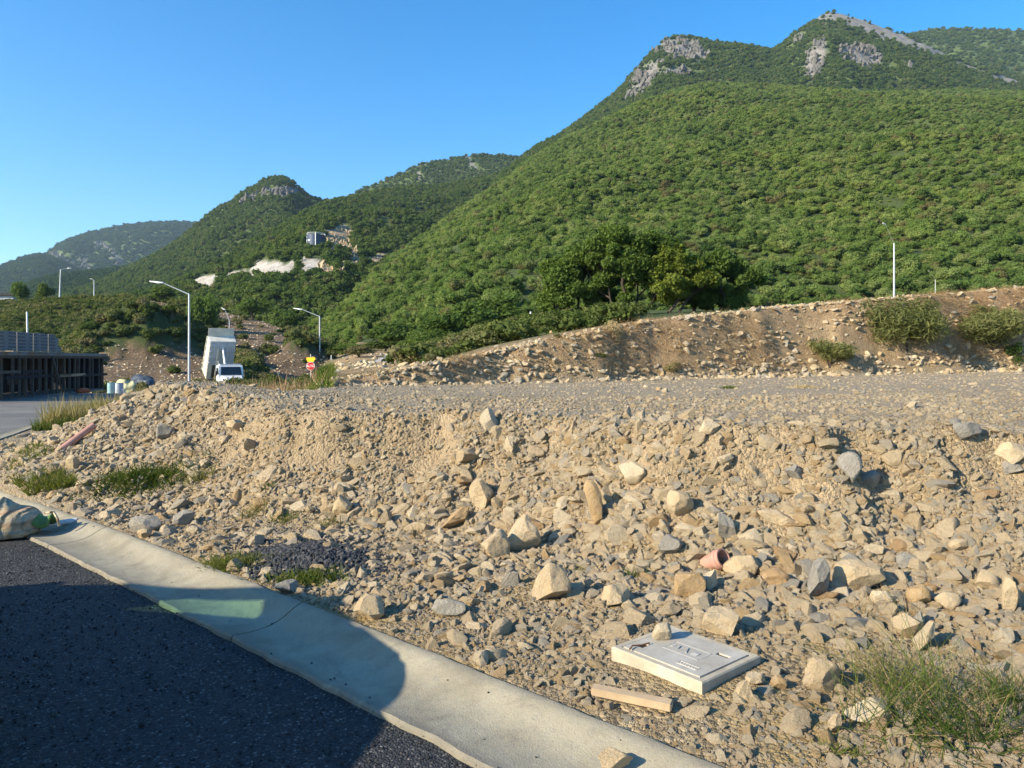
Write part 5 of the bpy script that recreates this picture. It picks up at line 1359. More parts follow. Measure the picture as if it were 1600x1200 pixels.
# ------------------------------------------------ everything loose
def cand(n, rg, y0, y1, a0=-0.82, a1=0.82):
    """random places on the ground inside the part of the site in view, evenly per square metre"""
    out = []
    while sum(len(q) for q in out) < n:
        y = np.sqrt(rg.uniform(y0 ** 2, y1 ** 2, n * 2)); a = rg.uniform(a0, a1, n * 2)
        out.append(np.stack([a * y, y], -1))
    return np.concatenate(out)[:n]

def dens(x, y, lim_lot=1.0, lim_bank=1.0, big_=False):
    z, at, q = ground_h(x, y, True)
    k = q['k']
    onlot = ss(0.96, 1.0, q['t']) * (1 - ss(0, 0.05, q['tb']) * q['wl'])
    onbank = q['wl'] * ss(0, 0.05, q['tb']) * (q['tt'] <= 0.0)
    behind = q['wl'] * (q['tt'] > 0.0)
    slope = ss(0.02, 0.2, q['t']) * (1 - ss(0.94, 1, q['t']))
    clayp = at['clay'] * ss(-0.28, 0.12, fbm2(x * 1.1, y * 1.1, 401, 3))
    dd = 1.0 * (k > 0.06)
    dd = dd * (1 - (0.78 if big_ else 0.35) * clayp * ss(0.45, 0.7, q['t'])) * (1 - onlot * (1 - lim_lot)) * (1 - onbank * (1 - lim_bank)) * (1 - 0.97 * behind)
    flat = (1 - ss(0.0, 0.12, q['t'])) * ss(-4.5, -2.5, x)
    q['flat'] = flat
    patch = 0.45 + 0.9 * ss(-0.35, 0.35, fbm2(x * 1.7, y * 1.7, 402, 3))
    return z, np.clip(dd * patch, 0, 1.3), q

def settle(pts, z, size, rg):
    return np.stack([pts[:, 0], pts[:, 1], z + size * rg.uniform(-0.26, 0.08, len(z))], -1)
def anyrot(n, rg, tilt=0.45): return np.stack([rg.normal(0, tilt, n), rg.normal(0, tilt, n), rg.uniform(0, 6.283, n)], -1)

rgs = np.random.default_rng(314)
def layer(n, y0, y1, s0, s1, power, lim_lot, lim_bank, toe=0.0):
    p = cand(n, rgs, y0, y1)
    z, dd, q = dens(p[:, 0], p[:, 1], lim_lot, lim_bank, s0 > 0.03)
    if toe: # boulders roll to the foot
        dd = dd * np.clip(0.35 + toe * np.exp(-((q['t'] - 0.18) / 0.28) ** 2) * (q['f'] < 0), 0, 1.3)
    if s0 > 0.05: dd = dd * (1 - q['flat'] * (0.80 - 0.45 * ss(1.0, 2.2, q['k'])))
    elif s0 > 0.028: dd = dd * (1 - q['flat'] * (0.65 - 0.45 * ss(0.9, 2.0, q['k'])))
    keep = (rgs.random(n) * 1.15 < dd) & clear_of(p[:, 0], p[:, 1])
    p, z = p[keep], z[keep]
    s = s0 + (s1 - s0) * rgs.random(len(p)) ** power
    return p, z, s

# cobbles 6 - 26 cm
P1 = [layer(26000, 2.6, 13, 0.065, 0.18, 1.8, 0.02, 0.4, 1.1), layer(3000, 2.6, 11, 0.13, 0.25, 2.0, 0.0, 0.4, 1.1), layer(9000, 12, 40, 0.06, 0.26, 3.4, 0.02, 0.45)]
def cluster(cx, cy, rx, ry, n, s0, s1):
    p = rgs.normal(size=(n, 2)) * np.array([rx, ry]) + np.array([cx, cy]); kk = clear_of(p[:, 0], p[:, 1]) & (kerb_sd(p[:, 0], p[:, 1]) > 0.5); p = p[kk]
    return p, ground_h(p[:, 0], p[:, 1]), s0 + (s1 - s0) * rgs.random(len(p)) ** 1.8
P1 += [cluster(0.6, 6.15, 0.85, 0.42, 300, 0.08, 0.20), cluster(1.5, 5.2, 0.7, 0.35, 200, 0.08, 0.19), cluster(2.35, 4.55, 0.6, 0.4, 240, 0.08, 0.20), cluster(-4.6, 9.2, 0.7, 0.4, 120, 0.09, 0.2), cluster(0.9, 4.9, 1.0, 0.3, 130, 0.07, 0.16)]
cp = np.concatenate([q[0] for q in P1]); cz = np.concatenate([q[1] for q in P1]); cs = np.concatenate([q[2] for q in P1])
app = cs / cp[:, 1] * (np.abs(cp[:, 0] / cp[:, 1]) < 0.70)
first = np.argsort(-app)[:245]
rm = np.ones(len(cp), bool); rm[first] = False
pos = settle(cp, cz, cs, rgs); rot = anyrot(len(cp), rgs)
scatter('cobbles', pos[rm], rot[rm], np.stack([cs, cs * rgs.uniform(0.8, 1.1, len(cs)), cs], -1)[rm], cR, len(RV), seed=3)
RVI = {c: [rock_mesh('rock', M['rock_' + c], ICO3, 500 + i, 10, rdims(200 + i), 0.045, 0.53, 18) for i in range(10)] for c in ('tan', 'orange', 'grey')}
import re
def short(lab): return re.split(r' (?:at the|leaning|standing|in the|on the|beside|lying|set in|high|right of|left of|behind|just|close|below|under|near|sitting|among|half|on end|touching|with a|sprouting)', lab)[0].replace('large ', '')
BIGS = [(px_, py_, short(l_)) for (px_, py_, w_, h_, c_, s_, r_, l_) in BIG]
BIGS = [b for b in BIGS if sum(1 for c in BIGS if c[2] == b[2]) == 1] + [(1060, 1040, 'meter box'), (990, 1095, 'wood offcut'), (1112, 890, 'pink pipe fitting'), (480, 880, 'dark gravel pile'), (1500, 1100, 'corner grass clump'), (120, 690, 'pink pipe'), (230, 745, 'long green weed patch')]
buckets = {}
for n_, i in enumerate(first):
    px_ = 800 + 1155 * cp[i, 0] / cp[i, 1]; py_ = 560 - 1155 * (cz[i] - CH) / cp[i, 1]
    mk = min(BIGS, key=lambda b: (b[0] - px_) ** 2 + 2.0 * (b[1] - py_) ** 2)
    dx, dy = px_ - mk[0], py_ - mk[1]
    sd = ('right of' if dx > 0 else 'left of') if abs(dx) > 1.3 * abs(dy) else ('in front of' if dy > 0 else 'behind')
    c_ = ('tan', 'tan', 'tan', 'orange', 'tan', 'tan', 'tan', 'grey', 'tan', 'orange', 'tan')[n_ % 11]
    buckets.setdefault((mk[2], sd, c_), []).append((dx * dx + dy * dy, i, c_))
q_ = 0
for (nm, sd, c_), L_ in buckets.items():
    for n_, (_, i, c_) in enumerate(sorted(L_)):
        o = obj('rock', RVI[c_][q_ % 10]); q_ += 1
        o.location = pos[i]; o.rotation_euler = rot[i]; o.scale = (cs[i], cs[i] * (0.85 + 0.3 * ((q_ * 7) % 10) / 10), cs[i] * (0.8 + 0.35 * ((q_ * 3) % 10) / 10))
        cn = {'tan': 'tan', 'orange': 'ochre', 'grey': 'grey'}[c_]
        if len(nm.split()) > 8: nm = ' '.join(nm.split()[:8])
        tag(o, ('nearest' if n_ == 0 else ORD[n_] + ' nearest') + ' loose %s cobble %s the %s' % (cn, sd, nm), 'rock', 'loose cobbles of the rubble slope')
# fist stones and pebbles
def small(name, specs, coll, nvar, seed):
    ps = [layer(*s) for s in specs]
    p = np.concatenate([q[0] for q in ps]); z = np.concatenate([q[1] for q in ps]); s = np.concatenate([q[2] for q in ps])
    scatter(name, settle(p, z, s, rgs), anyrot(len(p), rgs, 0.6), s, coll, nvar, seed=seed)
small('stones', [(120000, 2.5, 10, 0.034, 0.088, 1.6, 0.10, 0.3), (22000, 10, 22, 0.04, 0.09, 1.8, 0.10, 0.35)], cR, len(RV), 4)
small('pebbles', [(90000, 2.4, 6.5, 0.011, 0.034, 1.4, 0.3, 0.3), (70000, 6.2, 10.5, 0.018, 0.042, 1.4, 0.25, 0.3), (16000, 10, 16, 0.03, 0.06, 1.4, 0.25, 0.3)], cP, len(PV), 5)
# flat lot gravel
def lot_layer(n, y0, y1, s0, s1, pw):
    p = cand(n, rgs, y0, y1); z, at, q = ground_h(p[:, 0], p[:, 1], True)
    w = ss(0.97, 1.0, q['t']) * (1 - ss(0, 0.03, q['tb']) * q['wl']) * (p[:, 0] > -7)
    kp_ = rgs.random(n) < w * (0.35 + 0.65 * ss(-0.3, 0.3, fbm2(p[:, 0] * 0.9, p[:, 1] * 0.9, 88, 3)))
    p, z = p[kp_], z[kp_]
    return p, z, s0 + (s1 - s0) * rgs.random(len(p)) ** pw
LL = [lot_layer(40000, 5, 11, 0.010, 0.038, 2.4), lot_layer(42000, 9, 24, 0.02, 0.062, 2.6), lot_layer(9000, 15, 36, 0.04, 0.11, 2.0)]
p = np.concatenate([q[0] for q in LL]); z = np.concatenate([q[1] for q in LL]); s = np.concatenate([q[2] for q in LL])
scatter('lot_gravel', settle(p, z, s * 0.6, rgs), anyrot(len(p), rgs, 0.4), s, cG, len(GV), seed=6)
# pile of blue grey crushed stone behind the kerb
gp = hit(478, 872); n = 2100
q_ = rgs.normal(size=(n, 2)) * np.array([0.34, 0.22])
gx_ = gp.x + q_[:, 0] * 0.9 + q_[:, 1] * 0.3; gy_ = gp.y + q_[:, 1] - q_[:, 0] * 0.35
kk = kerb_sd(gx_, gy_) > 0.06; gx_, gy_, q_ = gx_[kk], gy_[kk], q_[kk]
gzz = ground_h(gx_, gy_) + 0.055 * np.exp(-((q_[:, 0] / 0.4) ** 2 + (q_[:, 1] / 0.26) ** 2))
s = rgs.uniform(0.022, 0.05, len(gx_))
scatter('dark_gravel', np.stack([gx_, gy_, gzz], -1), anyrot(len(s), rgs, 1), s, cK, len(KV), seed=7)
# chips on the street
n = 15000
p = cand(n, rgs, 2.2, 9.5, -0.85, 0.1); kk = kerb_sd(p[:, 0], p[:, 1]) < -0.5 - 0.02 * rgs.random(n)
p = p[kk]; s = rgs.uniform(0.006, 0.017, len(p)) * np.where(rgs.random(len(p)) > 0.97, 1.7, 1)
scatter('street_chips', np.stack([p[:, 0], p[:, 1], street_z(p[:, 1]) + 0.012 * fbm2(p[:, 0] * 0.8, p[:, 1] * 0.8, 9, 4) + s * 0.15], -1), anyrot(len(s), rgs, 0.5), s, cC, len(CV), seed=8)
# grit strewn over the kerb
n = 260
i = rgs.integers(20, len(kp) - 60, n); w = rgs.choice([-0.40, -0.33, -0.05, -0.48], n) + rgs.normal(0, 0.05, n)
p = kp[i] + nrm[i] * w[:, None]; kk = (w < 0) & (w > -0.5); p = p[kk]; w = w[kk]
s = rgs.uniform(0.004, 0.014, len(p))
scatter('kerb_grit', np.stack([p[:, 0], p[:, 1], np.interp(w, w_prof, z_prof) + s * 0.2], -1), anyrot(len(s), rgs, 0.5), s, cK, len(KV), seed=9)
# lower bank stones: the row of pale blocks along the foot of the cut bank
n = 1500
pxr = rgs.uniform(500, 1640, n); df = np.interp(pxr, PXB, DFB) + rgs.normal(0.15, 0.35, n)
x = (pxr - 800) / 1155 * df; z = ground_h(x, df); s = (0.06 + 0.26 * rgs.random(n) ** 2.8) * np.clip(df / 26, 0.45, 1.1)
scatter('bank_foot_stones', np.stack([x, df, z + s * 0.12], -1), anyrot(n, rgs), s, cR, len(RV), seed=10)

# crags: rock ribs on the bare patches of the peaks
m = NT('grey crag')
c = m.ramp(m.noise(0.35, 10, 0.8), [(0.3, (0.07, 0.068, 0.06)), (0.5, (0.13, 0.123, 0.112)), (0.72, (0.21, 0.20, 0.18))])
M['crag'] = m.done(c, m.bump(m.noise(1.2, 10, 0.8), 1.0, 0.6))
CRV = [rock_mesh('crag_rib', M['crag'], ICO3, 700 + i, 14, (0.55, 0.6, 1.0), 0.14, 0.55, 18) for i in range(6)]
cCr = src_collection('crag ribs', CRV)
def crags(name, h, n, size, seed, thr=0.5):
    H = HILLS[h]; rg = np.random.default_rng(seed); m_ = H['rock'][:, :H['nv'] + 1]
    i, j = np.nonzero((m_ > thr) & (fbm2(H['X'][:, :H['nv'] + 1] / 9, H['Z'][:, :H['nv'] + 1] / 9, seed, 3) > -0.12))
    k = rg.integers(0, len(i), n); i, j = i[k], j[k]
    p = np.stack([H['X'][i, j], H['Y'][i, j], H['Z'][i, j]], -1) + rg.normal(0, 1, (n, 3)) * np.array([2.5, 4, 1.0])
    s = rg.uniform(*size, n)
    px = 800 + 1155 * p[:, 0] / p[:, 1]; py = 560 - 1155 * (p[:, 2] - CH) / p[:, 1]
    if name == 'peak_crags':
        ok = ~((px > 1275) & (py < 24 + (px - 1290) * 0.42 + 14) & ~((px < 1395) & (py > 68))); p, px = p[ok], px[ok]; n = len(p); s = s[ok]
    scatter(name, p, np.stack([rg.normal(0, 0.25, n), rg.normal(0.15, 0.25, n), rg.uniform(0, 6.28, n)], -1), np.stack([s * 0.8, s * 0.8, s], -1), cCr, 6, seed=seed)
crags('peak_crags', h_main, 1300, (3, 11), 31)
M['tancrag'] = plain('tan cut rock', (0.48, 0.36, 0.22), 0.95, 0, 0.35, 0.4, 0.5)
TCV = [rock_mesh('cut_rib', M['tancrag'], ICO2, 740 + i, 12, (0.5, 0.6, 1.0), 0.12, 0.55, 18) for i in range(4)]
cTC = src_collection('cut ribs', TCV)
H = HILLS[h_spur]; i, j = np.nonzero(H['scar'][:, :H['nv']] > 0.5); px_ = 800 + 1155 * H['X'][i, j] / H['Y'][i, j]
sel = (px_ > 500) & (px_ < 566); i, j = i[sel], j[sel]; kk = rgs.integers(0, len(i), 350); i, j = i[kk], j[kk]
s = rgs.uniform(1.0, 2.8, 350)
scatter('cut_ribs', np.stack([H['X'][i, j], H['Y'][i, j], H['Z'][i, j]], -1) + rgs.normal(0, 0.8, (350, 3)), anyrot(350, rgs, 0.25), np.stack([s * .8, s * .8, s], -1), cTC, 4, seed=34)
crags('cone_crags', h_cone, 200, (4, 10), 32)
crags('far_crags', h_far2, 220, (10, 26), 33)

# broken stone over the spoil heaps
H_ = HILLS[h_terr]; dm = H_['bare'][:, :H_['nv']]; ii, jj = np.nonzero(dm > 0.4)
n = 5200; kk = rgs.integers(0, len(ii), n); ii, jj = ii[kk], jj[kk]; u, v = rgs.random(n), rgs.random(n)
i2, j2 = np.minimum(ii + 1, H_['X'].shape[0] - 1), jj + 1
q3 = [H_[c][ii, jj] * (1 - u) * (1 - v) + H_[c][i2, jj] * u * (1 - v) + H_[c][ii, j2] * (1 - u) * v + H_[c][i2, j2] * u * v for c in 'XYZ']
scatter('spoil_stones', np.stack(q3, -1), anyrot(n, rgs), 0.10 + 0.32 * rgs.random(n) ** 3, cR, len(RV), seed=12)

# ledges of broken stone in the cut bank, and rubble on the raw ground beyond it
n = 16000
pxr = rgs.uniform(490, 1640, n); df = np.interp(pxr, PXB, DFB); y = df + rgs.uniform(0.0, 5.0, n); x = (pxr - 800) / 1155 * y
z, at, q = ground_h(x, y, True)
kk = (q['tb'] > 0.05) & (q['tt'] < 0.015) & (fbm2(x * 0.7, z * 2.2, 191, 4) + 0.22 * rgs.normal(size=n) > 0.05 + 0.22 * (1 - ss(700, 1000, pxr)))
x, y, z = x[kk], y[kk], z[kk]; n = len(x); s = (0.05 + 0.22 * rgs.random(n) ** 2.6) * (0.5 + y / 45)
scatter('bank_stones', np.stack([x, y, z], -1), anyrot(n, rgs), np.stack([s, s, s * 0.7], -1), cR, len(RV), seed=14)
n = 1500
pxr = rgs.uniform(500, 700, n); y = np.sqrt(rgs.uniform(17 ** 2, 80 ** 2, n)); x = (pxr - 800) / 1155 * y
z, at, q = ground_h(x, y, True); kk = (q['tt'] > 0.0) & (fbm2(x * 0.25, y * 0.25, 192, 3) > -0.15)
x, y, z = x[kk], y[kk], z[kk]; s = (0.05 + 0.4 * rgs.random(len(x)) ** 3.5)
scatter('raw_rubble', np.stack([x, y, z], -1), anyrot(len(x), rgs), s, cR, len(RV), seed=15)

# road grit washed up against the kerb lip
n = 900
i = rgs.integers(20, len(kp) - 60, n); w = -0.51 - np.abs(rgs.normal(0, 0.03, n)) + 0.012
p = kp[i] + nrm[i] * w[:, None] + rgs.normal(0, 0.01, (n, 2)); s = rgs.uniform(0.004, 0.012, n)
scatter('lip_grit', np.stack([p[:, 0], p[:, 1], street_z(p[:, 1]) + 0.012 + s * 0.1], -1), anyrot(n, rgs, 0.5), s, cC, len(CV), seed=16)

# low scrub over the meadow behind the bank
n = 2600
pxr = rgs.uniform(635, 990, n); y = np.sqrt(rgs.uniform(24 ** 2, 92 ** 2, n)); x = (pxr - 800) / 1155 * y
z, at, q = ground_h(x, y, True); kk = (q['tt'] > 0.03) & (fbm2(x * 0.2, y * 0.2, 193, 3) > -0.25); x, y, z = x[kk], y[kk], z[kk]
s = 0.5 + 1.3 * rgs.random(len(x)) ** 2
scatter('meadow_scrub', np.stack([x, y, z - 0.1 * s], -1), rz(len(x), rgs), np.stack([s, s, s * 0.8], -1), cS, 6, seed=17)

# ================================================================== PLANTS
def blade_mesh(name, base, direc, length, width, bend, mat, rg, seg=3):
    """grass blades: base (N,3), direc (N,3) unit-ish, drooping by bend"""
    n = len(base)
    side = np.cross(direc, rg.normal(size=(n, 3))); side /= np.linalg.norm(side, axis=1)[:, None] + 1e-9
    hor = direc.copy(); hor[:, 2] = 0; hor += rg.normal(0, 0.15, (n, 3)) * np.array([1, 1, 0])
    co = []
    for k in range(seg + 1):
        t = k / seg
        c = base + direc * (length * t)[:, None] + hor * (bend * length * t * t)[:, None] * 0.6; c[:, 2] -= bend * length * t * t * 0.45
        w = (width * (1 - t * 0.92))[:, None] * 0.5
        co += [c - side * w, c + side * w]
    co = np.stack(co, 1).reshape(-1, 3); m_ = (seg + 1) * 2
    o = np.arange(n)[:, None] * m_
    f = np.concatenate([o + np.array([[2 * k, 2 * k + 1, 2 * k + 3, 2 * k + 2]]) for k in range(seg)], 0)
    me = mesh_np(name, co, f, mat, False)
    attr(me, 'lv', np.repeat(rg.uniform(0, 1, n), m_))
    return me

def updir(n, rg, spread, lean=(0, 0)):
    d = np.stack([rg.normal(0, spread, n) + lean[0], rg.normal(0, spread, n) + lean[1], np.ones(n)], -1)
    return d / np.linalg.norm(d, axis=1)[:, None]

rgp = np.random.default_rng(2024)
def tuft(px, py, wpx, hpx, n, mat, label=None, cat='grass clump', name='grass_tuft', spread=0.35, width=0.006, bend=0.25, lean=(0, 0), group='weeds in the rubble', kind=None, depth=0.5):
    p = hit(px, py); d = p.y; w = wpx / 1155 * d; h = hpx / 1155 * d
    b = rgp.normal(size=(n, 2)) * np.array([w * 0.30, w * 0.30 * depth])
    x, y = p.x + b[:, 0], p.y + b[:, 1]
    z = np.maximum(ground_h(x, y), street_z(y)) - 0.01
    L = h * rgp.uniform(0.45, 1.15, n)
    me = blade_mesh(name, np.stack([x - p.x, y - p.y, z - p.z], -1), updir(n, rgp, spread, lean), L, np.full(n, width) * rgp.uniform(0.6, 1.3, n), bend * rgp.uniform(0.2, 1.6, n), mat, rgp)
    o = obj(name, me); o.location = p
    return tag(o, label, cat if not kind else None, group if not kind else None, kind)
G, S_ = M['grass'], M['straw']
M['cornergrass'] = mat_leaf('mixed long grass', [(0, (0.075, 0.11, 0.028)), (0.75, (0.12, 0.155, 0.042)), (1, (0.24, 0.20, 0.09))], 0.35)
tuft(1500, 1150, 260, 125, 380, M['cornergrass'], 'big clump of long green grass in the lower right corner', spread=0.75, width=0.0048, bend=0.55, lean=(-0.25, 0.1))
tuft(1410, 1075, 130, 120, 170, M['cornergrass'], 'looser tall grass stems leaning left of the big corner clump', spread=0.5, width=0.0045, bend=0.5, lean=(-0.25, 0.2))
tuft(1590, 1105, 80, 110, 150, M['cornergrass'], 'grass growing at the right edge behind the big corner clump', spread=0.5, width=0.0045, bend=0.5, lean=(-0.1, 0.1))
tuft(1440, 1110, 200, 200, 90, M['cornergrass'], 'tall single grass stems rising above the big corner clump', spread=0.42, width=0.004, bend=0.3, lean=(-0.2, 0.25))
tuft(1480, 1120, 230, 110, 110, S_, 'dry stalks standing in the big corner grass clump', 'dry grass', 'dry_grass', 0.8, 0.0035, 0.5)
tuft(1320, 1175, 70, 26, 120, G, 'small low green weed at the bottom right of the rubble', 'weed', 'weed', 0.8, 0.006)
tuft(1380, 960, 90, 50, 90, S_, 'thin dry stems sprouting among stones below the broad cream boulder', 'dry grass', 'dry_grass', 0.5, 0.004)
tuft(365, 885, 90, 26, 900, G, 'bright green weeds along the kerb left of the dark gravel', 'weed', 'weed', 0.8, 0.010)
tuft(480, 908, 95, 26, 700, G, 'green weeds below the dark gravel pile', 'weed', 'weed', 0.8, 0.010)
tuft(225, 748, 130, 26, 1500, G, 'long low patch of green weeds at the foot of the mound', 'weed', 'weed', 0.9, 0.014)
tuft(312, 752, 40, 26, 160, M['pinkgrass'], 'yellowish weed right of the long green weed patch', 'weed', 'weed', 0.6, 0.012)
tuft(398, 805, 46, 30, 130, M['pinkgrass'], 'sparse yellow green weed on the lower slope at the left', 'weed', 'weed', 0.6, 0.008)
tuft(445, 815, 40, 22, 130, G, 'sparse green weed beside the yellow green one on the lower slope', 'weed', 'weed', 0.8, 0.008)
tuft(515, 822, 44, 22, 150, M['pinkgrass'], 'sparse weed in front of the upright pale wedge stone', 'weed', 'weed', 0.8, 0.008)
tuft(655, 838, 30, 24, 90, M['pinkgrass'], 'small dry green weed on the rubble left of the orange slab', 'weed', 'weed', 0.7, 0.007)
tuft(990, 902, 34, 22, 140, G, 'small bright green weed left of the pink pipe fitting', 'weed', 'weed', 0.8, 0.007)
tuft(900, 890, 60, 14, 120, M['pinkgrass'], 'thin olive weed behind the pyramid shaped boulder', 'weed', 'weed', 0.9, 0.005)
tuft(1140, 607, 22, 8, 160, G, 'small green tuft on the flat gravel lot', 'weed', 'weed', 0.7, 0.02)
tuft(1255, 606, 44, 8, 160, S_, 'small dry tuft on the flat gravel lot', 'weed', 'weed', 0.7, 0.02)
tuft(420, 762, 22, 16, 90, G, 'tiny weed on the left slope below the mound', 'weed', 'weed', 0.8, 0.008)
# verge grass: nobody could count it
def verge(name, n, region, hgt, mat, width, spread=0.3, bend=0.35):
    xy = region(n); z = np.maximum(ground_h(xy[:, 0], xy[:, 1]), street_z(xy[:, 1])) - 0.02
    n = len(xy); L = hgt * rgp.uniform(0.4, 1.2, n) * (0.7 + 0.5 * ss(-0.4, 0.4, fbm2(xy[:, 0] * 0.8, xy[:, 1] * 0.8, 3, 3)))
    me = blade_mesh(name, np.stack([xy[:, 0], xy[:, 1], z], -1), updir(n, rgp, spread), L, width * rgp.uniform(0.6, 1.4, n), bend * rgp.uniform(0, 1.6, n), mat, rgp)
    tag(obj(name, me), kind='stuff')
def reg_kerb(k0, k1, y0, y1, pat=0.0):
    def f(n):
        y = y0 + (y1 - y0) * rgp.random(n * 3) ** 1.3
        i = np.searchsorted(np.array([q[1] for q in KB]), y); i = np.clip(i, 1, len(KB) - 1)
        a, b = KB[i - 1], KB[i]; t = (y - a[:, 1]) / (b[:, 1] - a[:, 1]); x = a[:, 0] + (b[:, 0] - a[:, 0]) * t
        x = x + (k0 + (k1 - k0) * rgp.random(n * 3)) * 1.1
        kk = fbm2(x * 0.7, y * 0.7, 71, 3) > pat - 0.2
        return np.stack([x[kk], y[kk]], -1)[:n]
    return f
verge('verge_grass', 3200, reg_kerb(0.03, 0.8, 7.9, 10.2, 0.0), 0.15, G, 0.013, 0.5)
verge('dry_verge_grass', 11000, reg_kerb(0.1, 2.6, 17, 46, 0.0), 0.62, M['pinkgrass'], 0.022, 0.25)
verge('green_verge_grass', 5000, reg_kerb(0.1, 1.5, 16, 30, 0.1), 0.28, G, 0.02, 0.4)
def reg_px(px0, px1, d0, d1, thr=-0.3, seed=5):
    def f(n):
        px = rgp.uniform(px0, px1, n * 2); y = np.sqrt(rgp.uniform(d0 ** 2, d1 ** 2, n * 2)); x = (px - 800) / 1155 * y
        kk = (fbm2(x * 0.5, y * 0.5, seed, 3) > thr) & (kerb_sd(x, y) > 0.2) & (lot_sd(x, y) < 0.1)
        return np.stack([x[kk], y[kk]], -1)[:n]
    return f
verge('rough_grass', 17000, reg_px(300, 520, 13, 30), 0.42, G, 0.022, 0.35)
verge('rough_dry_grass', 9000, reg_px(250, 500, 13, 34, 0.0, 9), 0.5, M['pinkgrass'], 0.022, 0.3)
# meadow behind the cut bank
def reg_meadow(n):
    px = rgp.uniform(650, 975, n); y = np.sqrt(rgp.uniform(24 ** 2, 95 ** 2, n)); x = (px - 800) / 1155 * y
    _, _, q = ground_h(x, y, True); kk = (q['tt'] > 0.02) & (px > 640 - 1.0 * (y - 30) * 0)
    return np.stack([x[kk], y[kk]], -1)
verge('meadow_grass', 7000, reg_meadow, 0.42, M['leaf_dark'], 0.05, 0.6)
M['bankstraw'] = mat_leaf('brown dead straw', [(0, (0.19, 0.12, 0.065)), (0.6, (0.28, 0.185, 0.10)), (1, (0.36, 0.26, 0.15))], 0.2)
# dry straw hanging over the cut bank
n = 80000
px = rgp.uniform(490, 1640, n); df = np.interp(px, PXB, DFB); y = df + rgp.uniform(0.1, 5.0, n); x = (px - 800) / 1155 * y
z, at, q = ground_h(x, y, True)
kk = (q['tb'] > 0.2) & (q['tt'] < 0.01) & (fbm2(x * 0.8, y * 0.8, 91, 4) + 0.2 * rgp.normal(size=n) > 0.0)
x, y, z = x[kk], y[kk], z[kk]; n = len(x)
d = np.stack([rgp.normal(0, 0.45, n), -0.5 + rgp.normal(0, 0.4, n), rgp.uniform(-0.9, 0.9, n)], -1); d /= np.linalg.norm(d, axis=1)[:, None]
me = blade_mesh('bank_straw', np.stack([x, y - 0.02, z + 0.02], -1), d, rgp.uniform(0.08, 0.36, n) * (0.5 + y / 40), 0.007 * rgp.uniform(0.6, 1.4, n) * (0.5 + y / 30), rgp.uniform(0.2, 1.2, n), M['bankstraw'], rgp)
tag(obj('bank_straw', me), kind='stuff')

# shrubs
def shrub(px, py, wpx, hpx, label, mat='leaf_scrub', d=None, n=2600, seed=1, name='shrub', leaf=None, cat='shrub', group='shrubs of the site', lobes=9, sink=0.03, core=False, h=None, big=1.0, elong=1.7):
    if d is None: p = hit(px, py)
    else: p = Vector(((px - 800) / 1155 * d, d, z_of(py, d)))
    w, hh = wpx / 1155 * p.y, hpx / 1155 * p.y
    me = crown_mesh('foliage', M[mat], n, leaf or 0.035, lobes=lobes, spread=(0.30, 0.30, 0.24), lobe_r=(0.14, 0.26), zc=0.48, seed=seed, shell=0.75, core=core, elong=elong)
    s = empty(name, (p.x, p.y + (0.25 if big == 1 else 0.12) * w, p.z - sink), 0, label, cat, group)
    c = obj('foliage', me, s); c.scale = (w * 1.05 * big, w * 0.8 * big, hh * 1.12 * (1 + 0.6 * (big - 1)))
    k = obj('stem', TRK[seed % 4], s); k.scale = (w * 0.8, w * 0.8, hh)
    return s
M['bankshrub'] = mat_leaf('wiry grey green leaves', [(0, (0.17, 0.185, 0.07)), (0.5, (0.21, 0.22, 0.09)), (1, (0.25, 0.24, 0.115))], 0.45)
shrub(1425, 572, 118, 102, 'largest grey green shrub growing on the cut bank at the right', n=8000, seed=11, leaf=0.012, mat='bankshrub', big=1.45, elong=6, lobes=16)
shrub(1552, 560, 92, 78, 'broad grey green shrub on the cut bank near the right edge', n=7000, seed=12, leaf=0.013, mat='bankshrub', big=1.45, elong=6, lobes=16)
shrub(1300, 578, 62, 42, 'low green shrub at the bank foot left of the largest one', n=3000, seed=13, leaf=0.017, mat='bankshrub', big=1.4, elong=6, lobes=12)
shrub(1590, 578, 40, 46, 'dark shrub cut by the right edge of the picture', n=1600, seed=14, leaf=0.04, mat='leaf_dark')
shrub(938, 568, 26, 20, 'small round green shrub low on the cut bank below the big trees', n=900, seed=15, leaf=0.06)
shrub(958, 548, 44, 50, 'dry brown shrub hanging from the top of the cut bank', mat='straw', n=1500, seed=16, leaf=0.03)
shrub(1050, 588, 40, 26, 'dry grassy bush at the bank foot in the middle', mat='pinkgrass', n=1500, seed=17, leaf=0.035)
shrub(870, 530, 20, 12, 'tiny green bush on the bank lip left of the big trees', n=600, seed=18, leaf=0.07)
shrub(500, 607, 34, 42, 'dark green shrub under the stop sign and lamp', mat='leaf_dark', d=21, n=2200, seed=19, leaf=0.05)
shrub(470, 604, 36, 20, 'low olive bush left of the dark shrub under the stop sign', d=22, n=1200, seed=20, leaf=0.06)
shrub(662, 566, 78, 66, 'rounded dark green bush at the foot of the wood', mat='leaf_tree', d=58, n=4500, seed=21, leaf=0.03, core=True)
shrub(418, 560, 44, 26, 'yellow green bush on the brown slope behind the truck', d=92, n=1500, seed=22, leaf=0.05)
shrub(540, 560, 50, 26, 'low green bush above the rubble right of the stop sign', mat='leaf_tree', d=90, n=1500, seed=23, leaf=0.05)
shrub(250, 470, 60, 26, 'dark bush on the terrace edge', mat='leaf_dark', d=148, n=1400, seed=24, leaf=0.05, core=True)
